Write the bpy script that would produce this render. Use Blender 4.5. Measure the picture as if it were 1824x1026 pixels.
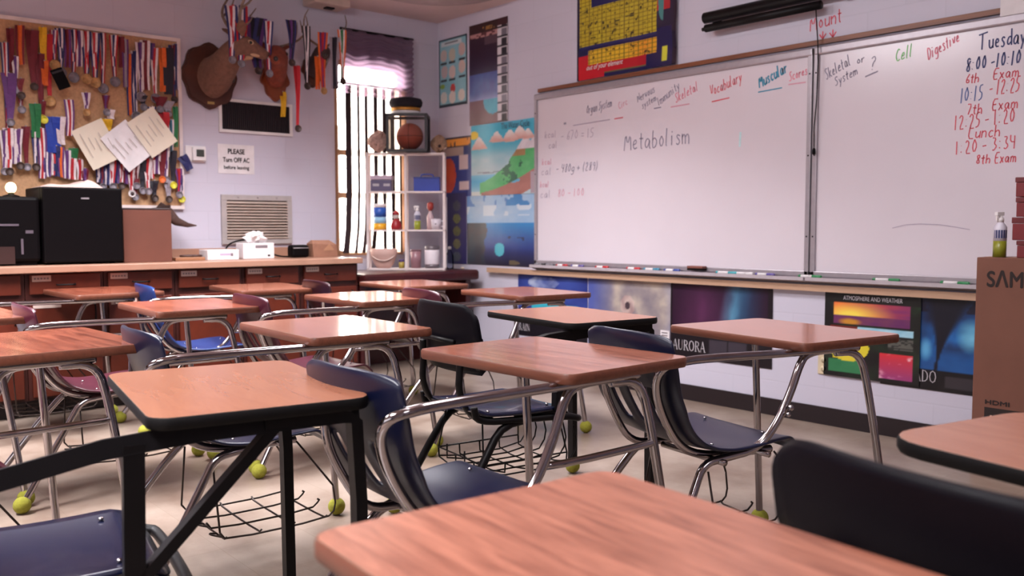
import bpy, bmesh, math, random
from mathutils import Vector, Matrix
random.seed(7)
S = bpy.context.scene
COL = S.collection
for o in list(bpy.data.objects): bpy.data.objects.remove(o)

# ---------------------------------------------------------------- camera, world, lights, exposure
def lin(c):
    return tuple((x/255/12.92 if x/255 <= .04045 else ((x/255+.055)/1.055)**2.4) for x in c)
cd = bpy.data.cameras.new('camera'); cam = bpy.data.objects.new('camera', cd); COL.objects.link(cam)
cd.sensor_width = 36; cd.lens = 1599.3/1824*36; cd.clip_start = .05
fw = Vector((-0.75893286, 0.64766446, -0.067466)); rt = Vector((0.64921349, 0.760605, -0.00137291)); up = Vector((-0.05042579, 0.04484179, 0.99772063))
cam.matrix_world = Matrix(((rt.x, up.x, -fw.x, 6.30324), (rt.y, up.y, -fw.y, -4.55421), (rt.z, up.z, -fw.z, 1.10388), (0, 0, 0, 1)))
cd.dof.use_dof = True; cd.dof.focus_distance = 2.9; cd.dof.aperture_fstop = 3.6
S.camera = cam
S.view_settings.view_transform = 'Standard'; S.view_settings.look = 'None'
S.view_settings.exposure = 0.07; S.view_settings.gamma = 1; S.view_settings.use_curve_mapping = False
w = bpy.data.worlds.new('daylight'); S.world = w; w.use_nodes = True
w.node_tree.nodes['Background'].inputs[0].default_value = (1, .93, .88, 1)
w.node_tree.nodes['Background'].inputs[1].default_value = 28.0
S.cycles.max_bounces = 8; S.cycles.transparent_max_bounces = 16; S.cycles.caustics_reflective = False; S.cycles.caustics_refractive = False
S.cycles.sample_clamp_indirect = 4

def area(name, loc, sx, sy, power, color, spread=180, rot=(0, 0, 0)):
    l = bpy.data.lights.new(name, 'AREA'); l.shape = 'RECTANGLE'; l.size = sx; l.size_y = sy
    l.energy = power; l.color = color; l.spread = math.radians(spread)
    o = bpy.data.objects.new(name, l); COL.objects.link(o); o.location = loc; o.rotation_euler = rot
    return o
# recessed fluorescent troffers of the classroom ceiling; second one added to brighten medal wall
LC = (.98, .96, 1.0)
for (x, y, pw) in ((1.9, -1.9, 84), (1.6, -3.3, 55), (2.2, -4.9, 185), (4.6, -1.9, 22), (4.9, -4.9, 85), (7.6, -3.4, 30)):
    area('ceiling_lamp', (x, y, 2.80), 1.2, .6, pw, LC, 122)
# added fill light behind the camera, facing the whiteboard wall
area('added_back_fill', (5.2, -8.5, 1.65), 6.0, 1.3, 40, (.95, .965, 1), 150, (math.radians(90), 0, 0))
for x, pw in ((2.6, 22), (4.6, 22)):            # angled fill lights added to brighten the whiteboard wall
    area('added_board_fill', (x, -3.1, 2.76), 1.2, .25, pw, LC, 150, (math.radians(58), 0, 0))
po = area('window_portal', (-.10, -.68, 1.65), 1.54, .64, 1, (1, 1, 1), 180, (0, math.radians(-90), 0)); po.data.cycles.is_portal = True

# ---------------------------------------------------------------- materials
def nodes(name):
    m = bpy.data.materials.new(name); m.use_nodes = True
    return m, m.node_tree.nodes, m.node_tree.links, m.node_tree.nodes['Principled BSDF']
_mc = {}
def mat(name, col, rough=.5, metal=0, var=.08, scale=12, bump=0, coat=0, spec=.5):
    """plain procedural material: colour broken up a little by noise"""
    if name in _mc: return _mc[name]
    m, n, l, b = nodes(name)
    c = lin(col)
    tc = n.new('ShaderNodeTexCoord'); nz = n.new('ShaderNodeTexNoise'); nz.inputs['Scale'].default_value = scale; nz.inputs['Detail'].default_value = 4
    l.new(tc.outputs['Object'], nz.inputs['Vector'])
    r = n.new('ShaderNodeValToRGB')
    r.color_ramp.elements[0].position = .3; r.color_ramp.elements[1].position = .7
    r.color_ramp.elements[0].color = (*[max(0, x*(1-var)) for x in c], 1); r.color_ramp.elements[1].color = (*[min(1, x*(1+var)) for x in c], 1)
    l.new(nz.outputs['Fac'], r.inputs['Fac']); l.new(r.outputs['Color'], b.inputs['Base Color'])
    b.inputs['Roughness'].default_value = rough; b.inputs['Metallic'].default_value = metal
    b.inputs['Specular IOR Level'].default_value = spec
    if coat: b.inputs['Coat Weight'].default_value = coat; b.inputs['Coat Roughness'].default_value = .08
    if bump:
        bp = n.new('ShaderNodeBump'); bp.inputs['Strength'].default_value = bump; bp.inputs['Distance'].default_value = .01
        l.new(nz.outputs['Fac'], bp.inputs['Height']); l.new(bp.outputs['Normal'], b.inputs['Normal'])
    _mc[name] = m; return m
def wood(name, c1, c2, rough=.25, sx=3, sy=40, rand=True, coat=0):
    m, n, l, b = nodes(name)
    tc = n.new('ShaderNodeTexCoord'); mp = n.new('ShaderNodeMapping'); mp.inputs['Scale'].default_value = (sx, sy, sy)
    l.new(tc.outputs['Object'], mp.inputs['Vector'])
    if rand:
        oi = n.new('ShaderNodeObjectInfo'); mu = n.new('ShaderNodeMath'); mu.operation = 'MULTIPLY'; mu.inputs[1].default_value = 40
        l.new(oi.outputs['Random'], mu.inputs[0]); l.new(mu.outputs[0], mp.inputs['Location'])
    nz = n.new('ShaderNodeTexNoise'); nz.inputs['Scale'].default_value = 1.6; nz.inputs['Detail'].default_value = 6; nz.inputs['Roughness'].default_value = .65; nz.inputs['Distortion'].default_value = .6
    l.new(mp.outputs[0], nz.inputs['Vector'])
    r = n.new('ShaderNodeValToRGB'); e = r.color_ramp.elements
    e[0].position = .32; e[1].position = .62; e[0].color = (*lin(c1), 1); e[1].color = (*lin(c2), 1)
    l.new(nz.outputs['Fac'], r.inputs['Fac']); l.new(r.outputs['Color'], b.inputs['Base Color'])
    b.inputs['Roughness'].default_value = rough
    if coat: b.inputs['Coat Weight'].default_value = coat; b.inputs['Coat Roughness'].default_value = .12
    return m
def attr_mat(name, rough=.35, coat=0):
    if name in _mc: return _mc[name]
    m, n, l, b = nodes(name)
    a = n.new('ShaderNodeAttribute'); a.attribute_name = 'print'
    l.new(a.outputs['Color'], b.inputs['Base Color']); b.inputs['Roughness'].default_value = rough
    if coat: b.inputs['Coat Weight'].default_value = coat; b.inputs['Coat Roughness'].default_value = .1
    _mc[name] = m; return m
def glassy(name, tint=(1, 1, 1), gloss=.12, rough=.02):
    m = bpy.data.materials.new(name); m.use_nodes = True; n = m.node_tree.nodes; l = m.node_tree.links
    n.remove(n['Principled BSDF']); out = n['Material Output']
    t = n.new('ShaderNodeBsdfTransparent'); t.inputs[0].default_value = (*tint, 1); g = n.new('ShaderNodeBsdfGlossy'); g.inputs['Roughness'].default_value = rough
    fr = n.new('ShaderNodeFresnel'); fr.inputs[0].default_value = 1.45; mx = n.new('ShaderNodeMixShader')
    l.new(fr.outputs[0], mx.inputs[0]); l.new(t.outputs[0], mx.inputs[1]); l.new(g.outputs[0], mx.inputs[2]); l.new(mx.outputs[0], out.inputs[0])
    return m
def fabric_through(name, col, transp, transl):
    """thin cloth that lets daylight through"""
    m = bpy.data.materials.new(name); m.use_nodes = True; n = m.node_tree.nodes; l = m.node_tree.links
    n.remove(n['Principled BSDF']); out = n['Material Output']
    d = n.new('ShaderNodeBsdfDiffuse'); d.inputs[0].default_value = (*lin(col), 1)
    tl = n.new('ShaderNodeBsdfTranslucent'); tl.inputs[0].default_value = (*lin(col), 1)
    tp = n.new('ShaderNodeBsdfTransparent')
    wv = n.new('ShaderNodeTexNoise'); wv.inputs['Scale'].default_value = 60
    a = n.new('ShaderNodeMixShader'); a.inputs[0].default_value = transl
    l.new(d.outputs[0], a.inputs[1]); l.new(tl.outputs[0], a.inputs[2])
    mr = n.new('ShaderNodeMapRange'); mr.inputs['To Min'].default_value = max(0, transp-.12); mr.inputs['To Max'].default_value = min(1, transp+.12)
    l.new(wv.outputs['Fac'], mr.inputs['Value'])
    c = n.new('ShaderNodeMixShader'); l.new(mr.outputs[0], c.inputs[0]); l.new(a.outputs[0], c.inputs[1]); l.new(tp.outputs[0], c.inputs[2])
    l.new(c.outputs[0], out.inputs[0]); return m

# ---------------------------------------------------------------- mesh builder
class MB:
    def __init__(s): s.v = []; s.f = []; s.mi = []; s.ms = []; s.sm = []
    def mid(s, m):
        if m not in s.ms: s.ms.append(m)
        return s.ms.index(m)
    def add(s, vs, fs, m, smooth=False):
        b = len(s.v); s.v += [tuple(x) for x in vs]; k = s.mid(m)
        for f in fs: s.f.append([b+i for i in f]); s.mi.append(k); s.sm.append(smooth)
        return s
    def box(s, c, d, m, rz=0, bev=0):
        x, y, z = [q/2 for q in d]
        if bev:
            b = min(bev, x*.9, y*.9, z*.9); bm = bmesh.new(); bmesh.ops.create_cube(bm, size=1)
            for v in bm.verts: v.co = Vector((v.co.x*2*x, v.co.y*2*y, v.co.z*2*z))
            bmesh.ops.bevel(bm, geom=bm.edges[:], offset=b, segments=2, affect='EDGES', profile=.5)
            bm.verts.index_update(); vs = [v.co.copy() for v in bm.verts]; fs = [[v.index for v in f.verts] for f in bm.faces]; bm.free()
        else:
            vs = [Vector((i*x, j*y, k*z)) for i in (-1, 1) for j in (-1, 1) for k in (-1, 1)]
            fs = [(0, 1, 3, 2), (4, 6, 7, 5), (0, 4, 5, 1), (2, 3, 7, 6), (0, 2, 6, 4), (1, 5, 7, 3)]
        R = Matrix.Rotation(rz, 3, 'Z'); C = Vector(c)
        return s.add([R @ v + C for v in vs], fs, m)
    def tube(s, pts, r, m, seg=10, smooth=True, cap=True, r2=None, square=False, upv=None):
        """swept tube; r number or list; r2 = second radius (ellipse or flat bar)"""
        P = [Vector(p) for p in pts]; n = len(P)
        rs = r if isinstance(r, (list, tuple)) else [r]*n
        rb = rs if r2 is None else (r2 if isinstance(r2, (list, tuple)) else [r2]*n)
        T = []
        for i in range(n):
            a = P[max(0, i-1)]; b = P[min(n-1, i+1)]; t = (b-a); T.append(t.normalized() if t.length else Vector((0, 0, 1)))
        u = Vector(upv) if upv else (Vector((0, 0, 1)) if abs(T[0].z) < .9 else Vector((1, 0, 0)))
        N = (u - T[0]*u.dot(T[0])).normalized(); vs = []
        if square: ang = [math.pi/4+k*math.pi/2 for k in range(4)]; seg = 4; k2 = math.sqrt(2); smooth = False
        else: ang = [2*math.pi*k/seg for k in range(seg)]; k2 = 1
        for i in range(n):
            if i: 
                N = N - T[i]*N.dot(T[i]); N = N.normalized() if N.length > 1e-6 else T[i].orthogonal().normalized()
            B = T[i].cross(N)
            for a in ang: vs.append(P[i] + N*math.cos(a)*rs[i]*k2 + B*math.sin(a)*rb[i]*k2)
        fs = [(i*seg+k, i*seg+(k+1) % seg, (i+1)*seg+(k+1) % seg, (i+1)*seg+k) for i in range(n-1) for k in range(seg)]
        if cap: fs += [tuple(range(seg-1, -1, -1)), tuple((n-1)*seg+k for k in range(seg))]
        return s.add(vs, fs, m, smooth)
    def lathe(s, prof, c, m, seg=20, smooth=True, axis='z', sx=1, sy=1):
        vs = []; n = len(prof)
        for (r, z) in prof:
            for k in range(seg):
                a = 2*math.pi*k/seg; p = (r*math.cos(a)*sx, r*math.sin(a)*sy, z)
                if axis == 'x': p = (p[2], p[0], p[1])
                elif axis == 'y': p = (p[0], -p[2], p[1])
                vs.append((p[0]+c[0], p[1]+c[1], p[2]+c[2]))
        fs = [(i*seg+k, i*seg+(k+1) % seg, (i+1)*seg+(k+1) % seg, (i+1)*seg+k) for i in range(n-1) for k in range(seg)]
        fs += [tuple(range(seg-1, -1, -1)), tuple((n-1)*seg+k for k in range(seg))]
        return s.add(vs, fs, m, smooth)
    def prism(s, poly, m, org, u, v, t0, t1, m2=None):
        """polygon (list of 2D) in plane org+u*a+v*b, extruded along u x v from t0 to t1"""
        O = Vector(org); U = Vector(u); V = Vector(v); N = U.cross(V); n = len(poly)
        lo = [O+U*a+V*b+N*t0 for a, b in poly]; hi = [O+U*a+V*b+N*t1 for a, b in poly]
        s.add(lo+hi, [tuple(range(n-1, -1, -1))] + [(i, (i+1) % n, n+(i+1) % n, n+i) for i in range(n)], m2 or m)
        s.add(hi, [tuple(range(n))], m)
        return s
    def sphere(s, c, r, m, seg=16, rings=10, sc=(1, 1, 1)):
        pr = [(max(1e-4, math.sin(math.pi*i/rings))*r, -math.cos(math.pi*i/rings)*r) for i in range(rings+1)]
        b = len(s.v); s.lathe(pr, (0, 0, 0), m, seg)
        for i in range(b, len(s.v)): x = s.v[i]; s.v[i] = (x[0]*sc[0]+c[0], x[1]*sc[1]+c[1], x[2]*sc[2]+c[2])
        return s
    def xf(s, M):
        s.v = [tuple(M @ Vector(x)) for x in s.v]; return s
    def build(s, name, parent=None, label=None):
        me = bpy.data.meshes.new(name); me.from_pydata(s.v, [], s.f)
        for m in s.ms: me.materials.append(m)
        me.polygons.foreach_set('material_index', s.mi); me.polygons.foreach_set('use_smooth', s.sm); me.update()
        o = bpy.data.objects.new(name, me); COL.objects.link(o)
        if parent: o.parent = parent
        if label: o['label'] = label
        return o
def mb(): return MB()
def thing(name, label, cat, loc=(0, 0, 0), rz=0, group=None):
    o = bpy.data.objects.new(name, None); COL.objects.link(o); o.location = loc; o.rotation_euler = (0, 0, rz); o.empty_display_size = .1
    return tag(o, label, cat, group)
def tag(o, label, cat, group=None, kind=None):
    o['label'] = label; o['category'] = cat
    if group: o['group'] = group
    if kind: o['kind'] = kind
    return o
def struct(o): o['kind'] = 'structure'; return o
def copy_tree(o, parent=None):
    c = o.copy(); COL.objects.link(c)
    if parent: c.parent = parent
    for ch in list(o.children): copy_tree(ch, c)
    return c
def smoothline(pts, it=2):
    """corner-cutting so that tubes bend instead of kinking"""
    P = [Vector(p) for p in pts]
    for _ in range(it):
        Q = [P[0]]
        for a, b in zip(P, P[1:]): Q += [a*.75+b*.25, a*.25+b*.75]
        P = Q+[P[-1]]
    return P
def rrect(x0, x1, y0, y1, r, k=5):
    out = []
    for cx, cy, a0 in ((x1-r, y1-r, 0), (x0+r, y1-r, 90), (x0+r, y0+r, 180), (x1-r, y0+r, 270)):
        for i in range(k+1):
            a = math.radians(a0+90*i/k); out.append((cx+r*math.cos(a), cy+r*math.sin(a)))
    return out
WU, WV = (1, 0, 0), (0, 0, 1)          # drawing axes on the whiteboard wall
MU, MV = (0, 1, 0), (0, 0, 1)          # drawing axes on the medal wall

# value noise for printed pictures
def _h(i, j, s): 
    n = (i*374761393+j*668265263+s*1442695041) & 0xffffffff; n = ((n ^ (n >> 13))*1274126177) & 0xffffffff
    return ((n ^ (n >> 16)) & 0xffff)/65535
def vn(x, y, s=0):
    i, j = math.floor(x), math.floor(y); fx, fy = x-i, y-j; fx = fx*fx*(3-2*fx); fy = fy*fy*(3-2*fy)
    a = _h(i, j, s)*(1-fx)+_h(i+1, j, s)*fx; b = _h(i, j+1, s)*(1-fx)+_h(i+1, j+1, s)*fx
    return a*(1-fy)+b*fy
def fbm(x, y, s=0): return vn(x, y, s)*.55+vn(2*x+7, 2*y+3, s)*.28+vn(4*x+1, 4*y+9, s)*.17
def mix(a, b, t):
    t = max(0, min(1, t)); return tuple(p*(1-t)+q*t for p, q in zip(a, b))
def poster(name, label, x0, x1, z0, z1, fn, nx=60, nz=80, off=.004, wave=None, cat='poster', rough=.35, parent=None, group=None, wall='W', coat=0):
    me = bpy.data.meshes.new(name); vs = []; fs = []; cs = []
    for j in range(nz+1):
        for i in range(nx+1):
            u, v = i/nx, j/nz; d = off+(wave(u, v) if wave else 0)
            h = x0+(x1-x0)*u; vs.append((h, -d, z0+(z1-z0)*v) if wall == 'W' else (d, h, z0+(z1-z0)*v)); cs.append((*lin(fn(u, v)), 1))
    for j in range(nz):
        for i in range(nx): a = j*(nx+1)+i; fs.append((a, a+1, a+nx+2, a+nx+1))
    me.from_pydata(vs, [], fs); ca = me.color_attributes.new('print', 'FLOAT_COLOR', 'POINT')
    for i, c in enumerate(cs): ca.data[i].color = c
    me.materials.append(attr_mat('printed_sheet_%d_%d' % (rough*100, coat*100), rough, coat)); me.polygons.foreach_set('use_smooth', [True]*len(fs))
    o = bpy.data.objects.new(name, me); COL.objects.link(o)
    if parent: o.parent = parent
    else: tag(o, label, cat, group)
    return o
# printed lettering from the built-in font, laid flat on a surface
def text(body, org, u, v, size, m, name='lettering', parent=None, width=None, shear=0, align='LEFT', label=None, thick=0, bold=0):
    cu = bpy.data.curves.new('t', 'FONT'); cu.body = body; cu.size = 1; cu.align_x = align; cu.shear = shear; cu.extrude = 0; cu.offset = thick
    t = bpy.data.objects.new('t', cu); me = bpy.data.meshes.new_from_object(t); bpy.data.objects.remove(t); bpy.data.curves.remove(cu)
    O = Vector(org); U = Vector(u); V = Vector(v); xs = [p.co.x for p in me.vertices] or [0]
    sx = size if width is None else width/max(1e-3, max(xs)-min(xs)); sy = size*1.38
    for p in me.vertices: p.co = O+U*(p.co.x*sx)+V*(p.co.y*sy)
    if bold:
        bm = bmesh.new()
        for k, d in enumerate((0, -bold, bold, 0, 0)):
            e = (0, 0, 0, -bold, bold)[k]; n0 = len(bm.verts); bm.from_mesh(me); bm.verts.ensure_lookup_table()
            for p in bm.verts[n0:]: p.co += U*d+V*e+U.cross(V)*.0001*k
        bm.to_mesh(me); bm.free()
    me.materials.append(m); me.name = name; o = bpy.data.objects.new(name, me); COL.objects.link(o)
    if parent: o.parent = parent
    if label: o['label'] = label
    return o
# handwriting: single-stroke letters drawn as thin ribbons
G = {'a': '.45,.5 .25,.6 .05,.3 .2,0 .42,.2 .46,.58 .46,.08 .55,0', 'b': '.04,1 .04,0 .3,0 .46,.3 .28,.58 .06,.42', 'c': '.44,.48 .25,.6 .05,.3 .22,0 .46,.12',
'd': '.44,.48 .22,.6 .05,.3 .2,0 .42,.2;.46,1 .46,0', 'e': '.05,.3 .42,.36 .28,.6 .06,.36 .12,.05 .45,.1', 'f': '.4,.9 .25,1 .18,.8 .16,0;.02,.55 .36,.55', 'g': '.44,.5 .22,.6 .06,.3 .2,.05 .42,.25;.46,.58 .44,-.2 .2,-.32 .05,-.2',
'h': '.04,1 .04,0;.04,.4 .28,.6 .42,.4 .42,0', 'i': '.1,.55 .1,0;.1,.75 .11,.8', 'k': '.04,1 .04,0;.4,.58 .06,.28 .42,0', 'l': '.1,1 .08,.1 .16,0', 'm': '.03,.58 .03,0;.03,.4 .2,.6 .3,.4 .3,0;.3,.4 .48,.6 .6,.4 .6,0',
'n': '.04,.58 .04,0;.04,.4 .26,.6 .42,.42 .42,0', 'o': '.25,.6 .05,.3 .24,0 .46,.28 .25,.6', 'p': '.04,.55 .04,-.35;.04,.4 .26,.6 .44,.3 .24,.02 .05,.15', 'r': '.05,.58 .05,0;.05,.36 .2,.56 .38,.52', 's': '.4,.5 .2,.6 .08,.45 .38,.2 .26,0 .04,.08',
't': '.2,.9 .18,.08 .32,0;.02,.6 .38,.6', 'u': '.05,.58 .06,.12 .22,0 .42,.2;.44,.58 .44,0', 'v': '.03,.58 .22,0 .42,.58', 'w': '.02,.58 .15,0 .3,.45 .44,0 .58,.58', 'x': '.04,.58 .42,0;.42,.58 .04,0', 'y': '.04,.58 .22,.1;.44,.58 .1,-.35',
'A': '.02,0 .3,1 .55,0;.12,.4 .46,.4', 'C': '.55,.85 .3,1 .05,.5 .3,0 .58,.15', 'D': '.05,0 .05,1 .4,.85 .52,.45 .3,.05 .05,0', 'E': '.5,1 .06,1 .04,0 .5,0;.05,.52 .4,.52', 'I': '.1,1 .1,0', 'L': '.08,1 .05,0 .5,0', 'M': '.02,0 .1,1 .35,.3 .6,1 .68,0',
'O': '.3,1 .05,.5 .3,0 .56,.5 .3,1', 'R': '.05,0 .05,1 .42,.85 .36,.55 .06,.5 .5,0', 'S': '.48,.88 .25,1 .08,.75 .46,.3 .26,0 .03,.12', 'T': '-.1,1 .75,1.06;.3,1 .26,0', 'V': '.02,1 .28,0 .55,1', 'N': '.04,0 .04,1 .5,0 .5,1', 'U': '.05,1 .06,.2 .28,0 .5,.2 .52,1',
'0': '.26,1 .05,.5 .26,0 .48,.5 .26,1', '1': '.12,1 .1,0', '2': '.06,.8 .25,1 .44,.75 .05,0 .5,.02', '3': '.06,.95 .4,.9 .2,.55 .44,.3 .22,0 .04,.1', '4': '.08,1 .05,.5 .46,.5;.4,.95 .36,0', '5': '.46,1 .12,1 .1,.58 .4,.5 .36,.1 .05,.02', '6': '.4,1 .1,.5 .12,.05 .4,.12 .36,.45 .1,.35',
'7': '.04,1 .48,1 .16,0', '8': '.42,.85 .22,1 .08,.75 .42,.25 .24,0 .06,.22 .42,.8', '9': '.42,.8 .2,1 .08,.7 .3,.5 .44,.85 .36,0', ':': '.12,.6 .13,.66;.11,.15 .12,.2', '-': '.05,.42 .42,.45', '?': '.05,.8 .25,1 .42,.75 .24,.5 .22,.25;.2,.02 .22,.06', '=': '.05,.55 .4,.55;.05,.3 .4,.3',
'+': '.05,.42 .45,.42;.25,.65 .25,.2', '(': '.25,1.1 .08,.5 .25,-.1', ')': '.05,1.1 .22,.5 .05,-.1', '/': '.02,-.1 .35,1.05', ' ': ''}
def strokes(mbld, s, org, u, v, h, th, m, slant=0, gap=.16, jit=.03, lift=.0012, x0=0, kx=1):
    O = Vector(org); U = Vector(u); V = Vector(v); N = U.cross(V); x = x0; rnd = random.Random(s)
    for ch in s:
        wmax = .3
        for st in [q for q in G.get(ch, '').split(';') if q]:
            P = []
            for a in st.split(' '):
                p, q = map(float, a.split(',')); wmax = max(wmax, p)
                p += rnd.uniform(-jit, jit); q += rnd.uniform(-jit, jit); P.append(Vector((((x+p)*kx+q*slant)*h, q*h, 0)))
            if len(P) > 2: P = smoothline(P, 1)
            vs = []; fs = []
            for i, p in enumerate(P):
                t = (P[min(len(P)-1, i+1)]-P[max(0, i-1)]); t = t.normalized() if t.length else Vector((1, 0, 0)); nn = Vector((-t.y, t.x, 0))*th/2
                for q in (p+nn, p-nn): vs.append(O+U*q.x+V*q.y+N*lift)
            fs = [(2*i, 2*i+1, 2*i+3, 2*i+2) for i in range(len(P)-1)]
            mbld.add(vs, fs, m)
        x += wmax+gap if ch != ' ' else .35
    return x
def script(name, s, org, u, v, h, th, m, parent, slant=0, label=None, rot=0, width=None, **k):
    c, sn = math.cos(rot), math.sin(rot); U = Vector(u); V = Vector(v); U, V = U*c+V*sn, V*c-U*sn
    kx = 1 if width is None else width/(strokes(MB(), s, org, U, V, h, th, m, slant)*h); x = 0
    for word in s.split(' '):
        b = MB(); x = strokes(b, word, org, U, V, h, th, m, slant, x0=x, kx=kx, **k)+.35
        if b.v: b.build(name, parent, label)

# ---------------------------------------------------------------- shared materials
CHROME = mat('chrome_steel', (168, 161, 163), .11, 1, .04, 20)
STEEL = mat('brushed_aluminium', (168, 160, 166), .36, .45, .05, 30)
BLACKMETAL = mat('black_painted_metal', (10, 7, 9), .45, .0, .1, 12, 0, 0, .2)
BLACKPL = mat('black_plastic', (7, 4, 6), .55, 0, .1, 12, 0, 0, .1)
WHITEPL = mat('white_plastic', (226, 220, 220), .4)
WHITEPAPER = mat('white_paper', (222, 216, 218), .75)
WIRE = mat('dark_wire', (52, 42, 38), .4, .6)
INK = mat('black_ink', (26, 20, 24), .7)
FELT = mat('yellow_green_felt', (136, 134, 42), .95, 0, .12, 120, .3)
CARD = mat('brown_cardboard', (112, 72, 58), .85, 0, .06, 9)
# ---------------------------------------------------------------- room shell
def wall_material():
    m, n, l, b = nodes('painted_block_wall')
    tc = n.new('ShaderNodeTexCoord'); sp = n.new('ShaderNodeSeparateXYZ'); ad = n.new('ShaderNodeMath'); ad.operation = 'ADD'; cb = n.new('ShaderNodeCombineXYZ')
    l.new(tc.outputs['Object'], sp.inputs[0]); l.new(sp.outputs[0], ad.inputs[0]); l.new(sp.outputs[1], ad.inputs[1]); l.new(ad.outputs[0], cb.inputs[0]); l.new(sp.outputs[2], cb.inputs[1])
    br = n.new('ShaderNodeTexBrick'); br.inputs['Scale'].default_value = 1; br.inputs['Brick Width'].default_value = .406; br.inputs['Row Height'].default_value = .203; br.inputs['Mortar Size'].default_value = .005; br.inputs['Mortar Smooth'].default_value = .6
    c = lin((198, 194, 209)); br.inputs['Color1'].default_value = (*c, 1); br.inputs['Color2'].default_value = (*[x*.98 for x in c], 1); br.inputs['Mortar'].default_value = (*[x*.95 for x in c], 1)
    l.new(cb.outputs[0], br.inputs['Vector'])
    nz = n.new('ShaderNodeTexNoise'); nz.inputs['Scale'].default_value = 90; nz.inputs['Detail'].default_value = 3; l.new(tc.outputs['Object'], nz.inputs['Vector'])
    mx = n.new('ShaderNodeMath'); mx.operation = 'MULTIPLY_ADD'; mx.inputs[1].default_value = .15; l.new(nz.outputs['Fac'], mx.inputs[0])
    iv = n.new('ShaderNodeMath'); iv.operation = 'SUBTRACT'; iv.inputs[0].default_value = 1; l.new(br.outputs['Fac'], iv.inputs[1]); l.new(iv.outputs[0], mx.inputs[2])
    bp = n.new('ShaderNodeBump'); bp.inputs['Strength'].default_value = .15; bp.inputs['Distance'].default_value = .003
    l.new(mx.outputs[0], bp.inputs['Height']); l.new(bp.outputs[0], b.inputs['Normal']); l.new(br.outputs['Color'], b.inputs['Base Color']); b.inputs['Roughness'].default_value = .55
    return m
def floor_material():
    m, n, l, b = nodes('vinyl_floor_tile')
    tc = n.new('ShaderNodeTexCoord'); br = n.new('ShaderNodeTexBrick'); br.offset = 0; br.inputs['Scale'].default_value = 1; br.inputs['Brick Width'].default_value = .305; br.inputs['Row Height'].default_value = .305; br.inputs['Mortar Size'].default_value = .0012
    br.inputs['Color1'].default_value = (*lin((150, 134, 122)), 1); br.inputs['Color2'].default_value = (*lin((144, 128, 116)), 1); br.inputs['Mortar'].default_value = (*lin((132, 116, 102)), 1)
    l.new(tc.outputs['Object'], br.inputs['Vector'])
    nz = n.new('ShaderNodeTexNoise'); nz.inputs['Scale'].default_value = 2.2; nz.inputs['Detail'].default_value = 7; nz.inputs['Roughness'].default_value = .7; l.new(tc.outputs['Object'], nz.inputs['Vector'])
    r = n.new('ShaderNodeValToRGB'); r.color_ramp.elements[0].position = .34; r.color_ramp.elements[1].position = .6; r.color_ramp.elements[0].color = (.5, .40, .35, 1); r.color_ramp.elements[1].color = (1, 1, 1, 1)
    l.new(nz.outputs['Fac'], r.inputs['Fac'])
    mx = n.new('ShaderNodeMix'); mx.data_type = 'RGBA'; mx.blend_type = 'MULTIPLY'; mx.inputs[0].default_value = .8
    l.new(br.outputs['Color'], mx.inputs[6]); l.new(r.outputs['Color'], mx.inputs[7]); l.new(mx.outputs[2], b.inputs['Base Color'])
    mr = n.new('ShaderNodeMapRange'); mr.inputs['To Min'].default_value = .22; mr.inputs['To Max'].default_value = .45; l.new(nz.outputs['Fac'], mr.inputs['Value']); l.new(mr.outputs[0], b.inputs['Roughness'])
    return m
WALL = wall_material(); FLOOR = floor_material()
CEIL = mat('ceiling_plaster', (206, 186, 184), .9, 0, .05, 3)
TANTRIM = wood('tan_painted_trim', (176, 140, 116), (190, 154, 128), .5, 2, 30, False)
BROWNTRIM = wood('brown_wood_trim', (96, 52, 32), (128, 74, 46), .4, 2, 40, False)
BASEB = mat('dark_vinyl_base', (30, 20, 24), .4)
XR, YB, H = 9.2, -8.6, 2.83
struct(mb().box((XR/2, YB/2, -.05), (XR+.4, -YB+.4, .1), FLOOR).build('floor'))
struct(mb().box((XR/2, YB/2, H+.05), (XR+.4, -YB+.4, .1), CEIL).build('ceiling'))
struct(mb().box((XR/2, .1, H/2), (XR+.4, .2, H), WALL).build('wall_front'))
struct(mb().box((XR+.1, YB/2, H/2), (.2, -YB, H), WALL).build('wall_right'))
struct(mb().box((XR/2, YB-.1, H/2), (XR+.4, .2, H), WALL).build('wall_back'))
WY0, WY1, WZ0, WZ1 = -1.0, -.36, .88, 2.42          # window opening in the medal wall
b = mb()
b.box((-.04, (YB+WY0)/2, H/2), (.08, WY0-YB, H), WALL); b.box((-.04, WY1/2, H/2), (.08, -WY1, H), WALL)
b.box((-.04, (WY0+WY1)/2, WZ0/2), (.08, WY1-WY0, WZ0), WALL); b.box((-.04, (WY0+WY1)/2, (WZ1+H)/2), (.08, WY1-WY0, H-WZ1), WALL)
struct(b.build('wall_left'))
# window: wooden frame, bars, panes
WFR = wood('window_wood', (150, 112, 84), (176, 136, 104), .45, 30, 4, False)
wn = struct(bpy.data.objects.new('window_1', None)); COL.objects.link(wn)
b = mb(); yc = (WY0+WY1)/2
for y in (WY0+.02, WY1-.02): b.box((-.05, y, (WZ0+WZ1)/2), (.06, .04, WZ1-WZ0-.08), WFR)
for z in (WZ0+.02, WZ1-.02): b.box((-.05, yc, z), (.06, WY1-WY0, .04), WFR)
for z in (1.36, 1.70): b.box((-.05, yc, z), (.04, WY1-WY0-.08, .045), WFR)
struct(b.build('window_frame', wn)); struct(mb().box((-.04, yc, (WZ0+WZ1)/2), (.006, WY1-WY0-.06, WZ1-WZ0-.06), glassy('window_glass')).build('window_pane', wn))
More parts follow.
